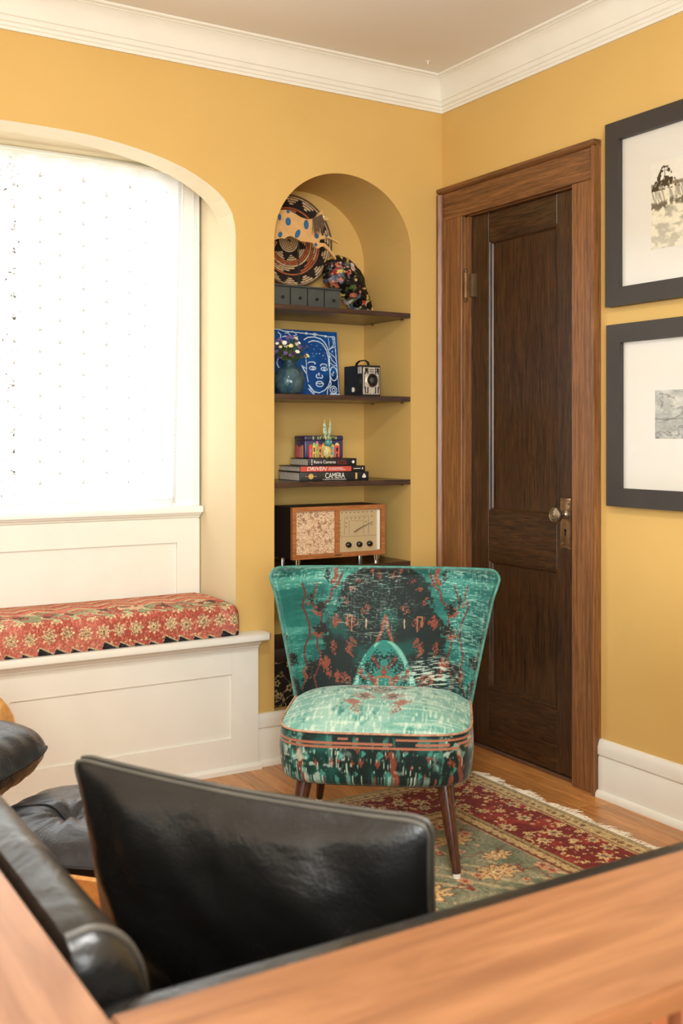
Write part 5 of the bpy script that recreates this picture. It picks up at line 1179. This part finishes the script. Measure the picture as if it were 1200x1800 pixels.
# ------------------------------------------------------------------ lowest shelf: radio and what stands behind it
def build_radio():
    z = SZ[3]; x0, x1, y0, y1, za, zb = -0.674, -0.257, 0.032, 0.205, z + 0.030, z + 0.228
    t = thing('table_radio', 'wooden table radio with speckled cloth grille and cream dial', 'radio', ((x0 + x1) / 2, 0.1, z))
    w = 0.017
    yf = y0 + 0.016
    for nm, q in (('top_board', [(x0, zb), (x1, zb), (x1 - w, zb - w), (x0 + w, zb - w)]), ('bottom_board', [(x0, za), (x1, za), (x1 - w, za + w), (x0 + w, za + w)]), ('side_board', [(x0, za), (x0, zb), (x0 + w, zb - w), (x0 + w, za + w)]), ('side_board', [(x1, za), (x1, zb), (x1 - w, zb - w), (x1 - w, za + w)])):
        O(nm, MB().prism(q, 'y', y0, yf), 'radiowood', t, sm=0)
    O('cabinet', MB().box(x0 + .001, x1 - .001, yf + .0002, y1, za + .001, zb - .001), plain('dark_radio_cabinet', (34, 26, 20), .5), t, sm=0)
    xm = x0 + 0.190; O('divider', MB().box(xm, xm + 0.019, y0 + 0.002, yf, za + w, zb - w), 'radiowood', t, sm=0)
    n1, n2 = 150, 120; X, Z = np.meshgrid(np.linspace(x0 + w, xm, n1), np.linspace(za + w, zb - w, n2)); c = lay(np.ones(X.shape + (3,)) * np.array((214, 182, 146)), vn(X * 800, Z * 330, 801) > .6, (232, 210, 180)); c = lay(c, .8 * (vn(X * 330, Z * 700, 802) > .66), (160, 112, 74)); c = lay(c, .7 * (fbm(X * 90, Z * 90, 803) > .6) * (vn(X * 500, Z * 500, 804) > .45), (120, 82, 58))
    O('grille_cloth', grid_mesh('grille_cloth', np.stack([X, np.full(X.shape, y0 + 0.010) + .001 * vn(X * 400, Z * 400, 805), Z], -1), c), 'kilim', t)
    dx0, dx1, yd = xm + 0.019, x1 - w, y0 + 0.0115
    dl = O('dial_plate', MB().box(dx0, dx1, yd, yd + 0.004, za + w, zb - w), 'dial', t, sm=0); O('dial_rim', MB().box(dx1 - 0.014, dx1 - 0.004, yd - 0.006, yd, za + w + .004, zb - w - .006), 'trim', dl, sm=0);
    mk = MB(); W_ = dx1 - dx0; H_ = zb - za - 2 * w; b0 = za + w
    def mark(u, v, a=0.0032, b=0.0042):
        px, pz = dx0 + u * W_, b0 + v * H_
        for q in (-1, 1): mk.box(px + q * a * .55 - .0011, px + q * a * .55 + .0011, yd - 0.0006, yd + .0002, pz - b / 2, pz + b / 2)
    for u in (.08, .18, .28, .38, .48, .58, .68, .8): mark(u, .93)
    for v in (.86, .75, .66, .58, .47, .40): mark(.035, v) if v < .8 else None
    for v in (.82, .62): mark(.8, v)
    for u in (.2, .3, .4, .5, .62): mark(u, .79)
    for v in (.69, .6): mark(.18, v)
    mark(.66, .7)
    def rect(u0, u1, v0, v1, open_bottom=True):
        for a, b_, c_, d in ((u0, u0, v0, v1), (u1, u1, v0, v1), (u0, u1, v1, v1)): mk.box(dx0 + a * W_ - .0004, dx0 + b_ * W_ + .0004, yd - .0006, yd + .0002, b0 + c_ * H_ - .0004, b0 + d * H_ + .0004)
    rect(.14, .72, .40, .83); rect(.25, .60, .40, .73); mk.box(dx0 + .02 * W_, dx1 - .02 * W_ - .012, yd - .0006, yd + .0002, b0 + .36 * H_, b0 + .366 * H_)
    O('dial_markings', mk, 'ink_brown', dl, sm=0)
    pc = (dx0 + .40 * W_, b0 + .50 * H_); O('pointer_hub', MB().lathe([(0.013, yd), (0.013, yd - 0.002), (0.010, yd - 0.0024), (.0008, yd - .0026)], 24, (pc[0], 0, pc[1]), 'y'), 'dial', dl)
    O('pointer', MB().tube([(pc[0] - .008, yd - .006, pc[1] - .005), (pc[0] + .02, yd - .006, pc[1] + .010), (dx0 + .82 * W_, yd - .006, b0 + .70 * H_)], [.0034, .0028, .0008], 8, flat=.6), 'ink_brown', dl)
    for u in (.22, .48, .73):
        kx, kz = dx0 + u * W_, b0 + .17 * H_; O('tuning_knob', MB().lathe([(.0105, yd), (.0115, yd - .004), (.0115, yd - .008), (.0095, yd - .014), (.005, yd - .017), (.0008, yd - .0175)], 24, (kx, 0, kz), 'y'), 'blackgloss', t)
    O('name_badge', MB().box(xm - .004, xm + .026, y0 - .0008, y0 + .0004, za + .0075, za + .0105), 'black', t, sm=0)
    for fx in (x0 + .032, x1 - .030):
        for fy in (y0 + .022, y1 - .03): O('foot', MB().lathe([(.0125, z), (.0125, z + .010), (.0145, z + .0105), (.0145, za)], 24, (fx, fy, 0)), 'chrome', t)
    return t
build_radio()
def build_floral_box():
    x0, x1, y0, y1, z0, z1 = -0.760, -0.20, 0.035, 0.300, NBOT + 0.001, NBOT + 0.17
    t = thing('floral_storage_box', 'black storage box with cream floral print low in the niche', 'box', (-0.48, 0.17, z0))
    X, Z = np.meshgrid(np.linspace(x0, x1, 220), np.linspace(z0, z1, 90)); c = np.ones(X.shape + (3,)) * np.array((26, 22, 22)); q, h = rosettes(X, Z, 0.042, 901, 5, .7, .2, .5, .9); c = lay(c, sstep(1, .85, q) * (h > .4), (176, 160, 116)); c = lay(c, sstep(.6, .5, q), (46, 40, 38)); c = lay(c, sstep(.014, .005, np.abs(fbm(X * 18, Z * 18, 905) - .5)), (150, 138, 92))
    O('printed_front', grid_mesh('printed_front', np.stack([X, np.full(X.shape, y0), Z], -1), c), 'print', t, sm=0); O('body', MB().box(x0, x1, y0 + .001, y1, z0, z1), 'black', t, sm=0); O('lid', rbox(x0 - .003, x1 + .003, y0 - .003, y1, z1, z1 + .05, .004, 2), plain('dark_brown_lid', (38, 24, 20), .5), t)
build_floral_box()

# ------------------------------------------------------------------ mission sofa in front of the viewer
ZR = 0.80
SX0, SXI, SX1I, SX1 = -2.545, -2.368, -0.76, -0.585    # left outer / inner, right inner / outer
SYB, SYI, SYF = -2.968, -2.792, -1.93                   # back outer / inner, arm front
def build_sofa():
    t = thing('mission_sofa', 'cherry wood spindle-sided sofa with wide flat rails in the foreground', 'sofa', ((SX0 + SX1) / 2, -2.4, 0))
    th = 0.022
    def cap(name, poly, mat): 
        me = bpy.data.meshes.new(name); bm = bmesh.new(); vs = [bm.verts.new((x, y, ZR - th)) for x, y in poly]; f = bm.faces.new(vs); r = bmesh.ops.extrude_face_region(bm, geom=[f]); bmesh.ops.translate(bm, vec=(0, 0, th), verts=[g for g in r['geom'] if isinstance(g, bmesh.types.BMVert)])
        bmesh.ops.recalc_face_normals(bm, faces=bm.faces); bmesh.ops.bevel(bm, geom=list(bm.edges), offset=0.0025, segments=2, affect='EDGES'); bm.to_mesh(me); bm.free(); O(name, me, mat, t)
    cap('back_rail_cap', [(SXI, SYB), (SX1I, SYB), (SX1I, SYI), (SXI, SYI)], 'cherry')
    cap('arm_cap', [(SX0, SYB), (SXI - 0.0006, SYB), (SXI - 0.0006, SYF), (SX0, SYF)], 'cherry_y'); cap('arm_cap', [(SX1I + 0.0006, SYB), (SX1, SYB), (SX1, SYF), (SX1I + 0.0006, SYF)], 'cherry_y')
    yc = SYB + 0.030; a0, a1 = yc, yc + 0.024
    O('apron', MB().box(SX0 + 0.06, SX1 - 0.06, a0, a1, ZR - th - 0.018, ZR - th), 'cherry', t, sm=0); O('lower_rail', MB().box(SX0 + .06, SX1 - .06, a0, a1, 0.16, 0.24), 'cherry', t, sm=0)
    for xa in (SX0 + 0.03, SX1 - 0.054):
        O('arm_apron', MB().box(xa, xa + .024, SYB + .07, SYF - .06, ZR - th - .018, ZR - th), 'cherry_y', t, sm=0); O('arm_lower_rail', MB().box(xa, xa + .024, SYB + .07, SYF - .06, .16, .24), 'cherry_y', t, sm=0)
    for px in (SX0 + 0.015, SX1 - 0.067):
        for py in (SYB + 0.015, SYF - 0.067): O('post', rbox(px, px + .052, py, py + .052, 0.0, ZR - th - .0005, .002, 1), 'cherry_z', t)
    sp = rbox(-.009, .009, -.008, .008, .24, ZR - th - .018, .001, 1)
    def spin(x, y): o = bpy.data.objects.new('spindle', sp); COL.objects.link(o); o.parent = t; o.matrix_parent_inverse = base_matrix(t).inverted(); o.location = (x, y, 0)
    smooth(sp); sp.materials.append(M['cherry_z'])
    x = SX0 + 0.09
    while x < SX1 - 0.08: spin(x, (a0 + a1) / 2); x += 0.034
    for xa in (SX0 + .042, SX1 - .042):
        y = SYB + 0.10
        while y < SYF - .08: spin(xa, y); y += 0.034
    O('back_lining', MB().box(SX0 + .07, SX1 - .07, a1 + .004, a1 + .012, .24, ZR - th - .03), 'black', t, sm=0)
    O('seat_deck', MB().box(SX0 + .068, SX1 - .068, a1 + .013, -2.16, .18, .28), 'cherry', t, sm=0)
    return t
build_sofa()
# cushions of the sofa: each lies loose in the frame
tag(O('seat_cushion', rbox(SXI + .132, SX1I - .01, SYI + .105, -2.15, 0.2805, 0.43, .03, 4), 'leather'), 'black leather seat cushion inside the wooden sofa', 'cushion')
tag(O('back_cushion', rbox(SXI + .005, SX1I - .01, SYB + .068, SYI + .098, 0.2805, 0.766, .03, 4), 'leather'), 'black leather back cushion just inside the near sofa rail', 'cushion')
def build_bolster():
    t = thing('side_cushion', 'glossy black leather side cushion along the left sofa arm', 'cushion', (SXI + .06, -2.3, 0.281))
    # cross-section: rounded top, extruded along y with rounded near end
    ya, yb = SYI + 0.104, -1.955; sec = []; xl, xr, zt, rr = SXI - 0.098, SXI + 0.076, 0.806, 0.05
    sec += [(xl, 0.281), (xr, 0.281), (xr + .004, .5), (xr, zt - .1)]
    for k in range(1, 12): a = k / 11 * PI / 2; sec.append((xr - rr + rr * math.cos(a), zt - rr + rr * math.sin(a) - .02 * (1 - math.sin(a))))
    sec += [(xr - .068, zt - .003), (SXI + .001, zt - .03), (SXI - .02, zt - .045), (xl, .70)]
    n = len(sec); m = MB(); cx, cz = sum(p[0] for p in sec) / n, 0.54
    ys = [ya, ya + .003, ya + .010, ya + .022, ya + .05] + list(np.linspace(ya + .1, yb - .05, 24)) + [yb - .02, yb]
    sc = [.90, .945, .975, .992, 1.0] + [1.0] * 24 + [.985, .93]
    for y, s in zip(ys, sc): m.v += [(cx + (x - cx) * s, y, cz + (z - cz) * (s if z > cz else 1)) for x, z in sec]
    for i in range(len(ys) - 1):
        for k in range(n): m.f.append((i * n + k, i * n + (k + 1) % n, (i + 1) * n + (k + 1) % n, (i + 1) * n + k))
    m.f += [tuple(range(n)), tuple(range((len(ys) - 1) * n, len(ys) * n))]
    O('cover', m, 'leather', t, sm=50)
    i = 3; O('welt', MB().tube([m.v[i * n + k] for k in range(2, n - 3)], .0035, 8), 'leather_grey', t)
build_bolster()

def build_pillow():
    # corners at the top from the view, standing on the seat and leaning on the side cushion
    A = Vector((-2.206, -2.205, 0.806)); B = Vector((-1.960, -2.610, 0.803))
    ex = (B - A).normalized(); Wd = (B - A).length; nrm = Vector((ex.y, -ex.x, 0)).normalized()     # towards -x/-y side
    if nrm.dot(Vector((-2.6, -3.5, 0)) - Vector((-2.08, -2.4, 0))) < 0: nrm = -nrm
    down = (Vector((0, 0, -1)) * 0.352 - nrm * 0.085); Hh = down.length; ez = -down.normalized(); en = ex.cross(ez); 
    if en.dot(nrm) < 0: en = -en
    t = thing('leather_pillow', 'large square black leather pillow with piped edges standing on the sofa', 'pillow', tuple((A + B) / 2 + down))
    n = 70; u = np.linspace(-1, 1, n); U, V = np.meshgrid(u, u)
    o = (A + B) / 2 + down / 2; g = 0.005
    def panel(sg):
        b = (1 - np.abs(U) ** 3) ** .62 * (1 - np.abs(V) ** 3) ** .62
        cr = 0.020 * (fbm(U * 1.8 + 5, V * 1.8 + (0 if sg > 0 else 9), 950, 3) - .5) * b * 2 + 0.006 * np.sin(U * 9 + V * 4 + 5 * fbm(U * 2, V * 2, 953)) * sstep(.1, .9, V) * b
        off = sg * (g + 0.068 * b + cr)
        ins = 1 - 0.05 * (1 - np.abs(V) ** 2) - .025 * np.clip((np.abs(V) - .9) / .1, 0, 1) ** 2; ins2 = 1 - 0.05 * (1 - np.abs(U) ** 2) - .025 * np.clip((np.abs(U) - .9) / .1, 0, 1) ** 2
        uu, vv = U * ins * Wd / 2, V * ins2 * Hh / 2
        P = np.array(o)[None, None] + uu[..., None] * np.array(ex) + vv[..., None] * np.array(ez) + off[..., None] * np.array(en); return P
    F, K = panel(1), panel(-1)
    O('front_panel', grid_mesh('front_panel', F), 'leather', t, sm=70); O('rear_panel', grid_mesh('rear_panel', K[:, ::-1]), 'leather', t, sm=70)
    def rim(P): return [P[0, j] for j in range(n)] + [P[i, -1] for i in range(1, n)] + [P[-1, j] for j in range(n - 2, -1, -1)] + [P[i, 0] for i in range(n - 2, 0, -1)]
    rf, rk = rim(F), rim(K); rf.append(rf[0]); rk.append(rk[0])
    O('gusset', grid_mesh('gusset', np.stack([np.array(rf), np.array(rk)], 0)), 'leather', t)
    O('piping', MB().tube([tuple(p) for p in rf], .0026, 8), 'leather_grey', t); O('piping', MB().tube([tuple(p) for p in rk], .0026, 8), 'leather_grey', t)
build_pillow()

# ------------------------------------------------------------------ bent-plywood lounge chair and footstool
def pad(cx, cy, cz, a, b, h, n=60, btn=None, p=4.0, seed=0):
    """leather pad with a pointed seam edge"""
    u = np.linspace(-1, 1, n); U, V = np.meshgrid(u, u)
    X, Y = U * np.sqrt(1 - .30 * V ** 2 * np.abs(U) ** 1.5), V * np.sqrt(1 - .30 * U ** 2 * np.abs(V) ** 1.5)
    th = np.clip(1 - np.abs(U) ** p, 0, 1) ** .55 * np.clip(1 - np.abs(V) ** p, 0, 1) ** .55
    def surf(sg):
        d = 0
        if btn and sg > 0:
            for bx, by in btn:
                r = np.hypot(X - bx, (Y - by) * b / a); ang = np.arctan2(Y - by, X - bx); d = d + 0.55 * np.exp(-(r / .16) ** 2) + .10 * np.cos(ang * 9 + 3 * fbm(X * 2, Y * 2, 960 + seed)) * np.exp(-(r / .5) ** 2) * (1 - np.exp(-(r / .1) ** 2))
        w = .05 * np.sin(U * 26 + 6 * fbm(U * 2, V * 2, 970 + seed)) * np.exp(-((np.abs(V) - .9) / .16) ** 2)
        z = cz + sg * h * th * (1 - d + w + .10 * (fbm(U * 3, V * 3, 980 + seed) - .5)); return np.stack([cx + a * X, cy + b * Y, z], -1)
    return surf(1), surf(-1)
def edge_loop(P):
    n = len(P); r = [P[0, j] for j in range(n)] + [P[i, -1] for i in range(1, n)] + [P[-1, j] for j in range(n - 2, -1, -1)] + [P[i, 0] for i in range(n - 2, -1, -1)]; return [tuple(q) for q in r]
def shell(w, y0, y1, zb, rise, thick=.011, n=40, m=18, taper=0.0):
    """U-shaped bent sheet: flat middle, sides curling up; rise may vary with y"""
    u = np.linspace(-1, 1, n); ys = np.linspace(y0, y1, m); U, Y = np.meshgrid(u, ys); f = (Y - y0) / (y1 - y0); rs = rise(f)
    k = np.clip((np.abs(U) - .45) / .55, 0, 1); X = w * (1 - taper * np.clip(1 - f * 3.0, 0, 1) ** 2) * np.sign(U) * (np.abs(U) - .12 * k ** 3); Z = zb(f) + rs * k ** 2.2
    T = np.stack([X, Y, Z], -1); Bt = np.stack([X + .7 * thick * np.sign(U) * k, Y, Z - thick * (1 - .6 * k)], -1)
    mb = MB(); idx = lambda s, i, j: s * n * m + i * n + j
    mb.v = [tuple(p) for p in T.reshape(-1, 3)] + [tuple(p) for p in Bt.reshape(-1, 3)]
    for i in range(m - 1):
        for j in range(n - 1): mb.f += [(idx(0, i, j), idx(0, i, j + 1), idx(0, i + 1, j + 1), idx(0, i + 1, j)), (idx(1, i, j), idx(1, i + 1, j), idx(1, i + 1, j + 1), idx(1, i, j + 1))]
    for j in range(n - 1): mb.f += [(idx(0, 0, j), idx(1, 0, j), idx(1, 0, j + 1), idx(0, 0, j + 1)), (idx(0, m - 1, j), idx(0, m - 1, j + 1), idx(1, m - 1, j + 1), idx(1, m - 1, j))]
    for i in range(m - 1): mb.f += [(idx(0, i, 0), idx(0, i + 1, 0), idx(1, i + 1, 0), idx(1, i, 0)), (idx(0, i, n - 1), idx(1, i, n - 1), idx(1, i + 1, n - 1), idx(0, i + 1, n - 1))]
    return mb
def star_base(t, r, z, n=5):
    m = MB().tube([(0, 0, .06), (0, 0, z)], .022, 14)
    O('pedestal', m, 'black', t, local=True)
    for k in range(n):
        a = 2 * PI * k / n + .3; O('base_arm', MB().tube([(0, 0, .07), (r * .5 * math.cos(a), r * .5 * math.sin(a), .055), (r * math.cos(a), r * math.sin(a), .026)], [.018, .015, .011], 8), 'chrome', t, local=True)
        O('glide', MB().lathe([(.014, .0), (.014, .012), (.006, .02)], 12, (r * math.cos(a), r * math.sin(a), 0)), 'black', t, local=True)
def lounge():
    t = thing('lounge_chair', 'bent plywood lounge chair with dark leather pads by the bench', 'armchair', (-2.207, -0.856, 0.0), R(41))
    F, K = pad(0, -.01, .436, .300, .275, .078, btn=[(-.42, .05), (.42, .05)], p=4.6)
    O('seat_pad', grid_mesh('seat_pad', F), 'leather_blue', t, local=True, sm=70); O('seat_pad_underside', grid_mesh('seat_pad_underside', K[:, ::-1]), 'leather_blue', t, local=True, sm=70); O('seam_welt', MB().tube(edge_loop(F), .0035, 6), 'black', t, local=True)
    O('seat_shell', shell(.375, -.19, .28, lambda f: .352 - .01 * f, lambda f: .04 + .27 * f ** .55, taper=.42), 'ply', t, local=True, sm=50)
    # back: shell and pad, tilted
    F, K = pad(0, 0, 0, .29, .24, .055, btn=[(-.4, 0), (.4, 0)], p=3.2, seed=5); ca, sa = math.cos(R(72)), math.sin(R(72))
    def tip(P, y, z): Q = P.copy(); Q[..., 1] = y + P[..., 1] * ca - P[..., 2] * sa * -1 * -1; Q[..., 2] = z + P[..., 1] * sa + P[..., 2] * ca; return Q
    O('back_pad', grid_mesh('back_pad', tip(F, .27, .69)), 'leather_blue', t, local=True, sm=70); O('back_pad_rear', grid_mesh('back_pad_rear', tip(K[:, ::-1], .27, .69)), 'leather_blue', t, local=True, sm=70)
    s = shell(.34, -.27, .27, lambda f: 0 * f - .075, lambda f: .09 + 0 * f); s.v = [(x, .27 + y * ca - z * sa, .69 + y * sa + z * ca) for x, y, z in s.v]; O('back_shell', s, 'ply', t, local=True, sm=50)
    star_base(t, .30, .34)
    return t
lounge()
def footstool():
    t = thing('footstool', 'low plywood footstool with buttoned dark leather pad', 'footstool', (-1.857, -1.196, 0.0), R(41))
    F, K = pad(0, 0, .335, .205, .222, .055, btn=[(-.22, .08)], p=3.6, seed=9)
    O('pad', grid_mesh('pad', F), 'leather_blue', t, local=True, sm=70); O('pad_underside', grid_mesh('pad_underside', K[:, ::-1]), 'leather_blue', t, local=True, sm=70); O('seam_welt', MB().tube(edge_loop(F), .0035, 6), 'black', t, local=True)
    for bx in (-.22,): O('button', MB().lathe([(.013, .354), (.013, .360), (.009, .366), (.001, .368)], 16, (bx * .205, .08 * .222, 0)), 'leather_blue', t, local=True)
    P = F[:, ::1]; mid = [tuple(F[j, 23] + np.array((0, 0, .0015))) for j in range(32, 57)]; O('centre_welt', MB().tube(mid, .0022, 6), 'black', t, local=True)
    O('shell', shell(.256, -.222, .222, lambda f: .165 + 0 * f, lambda f: .168 + 0 * f), 'ply', t, local=True, sm=50)
    star_base(t, .20, .16, 4)
footstool()
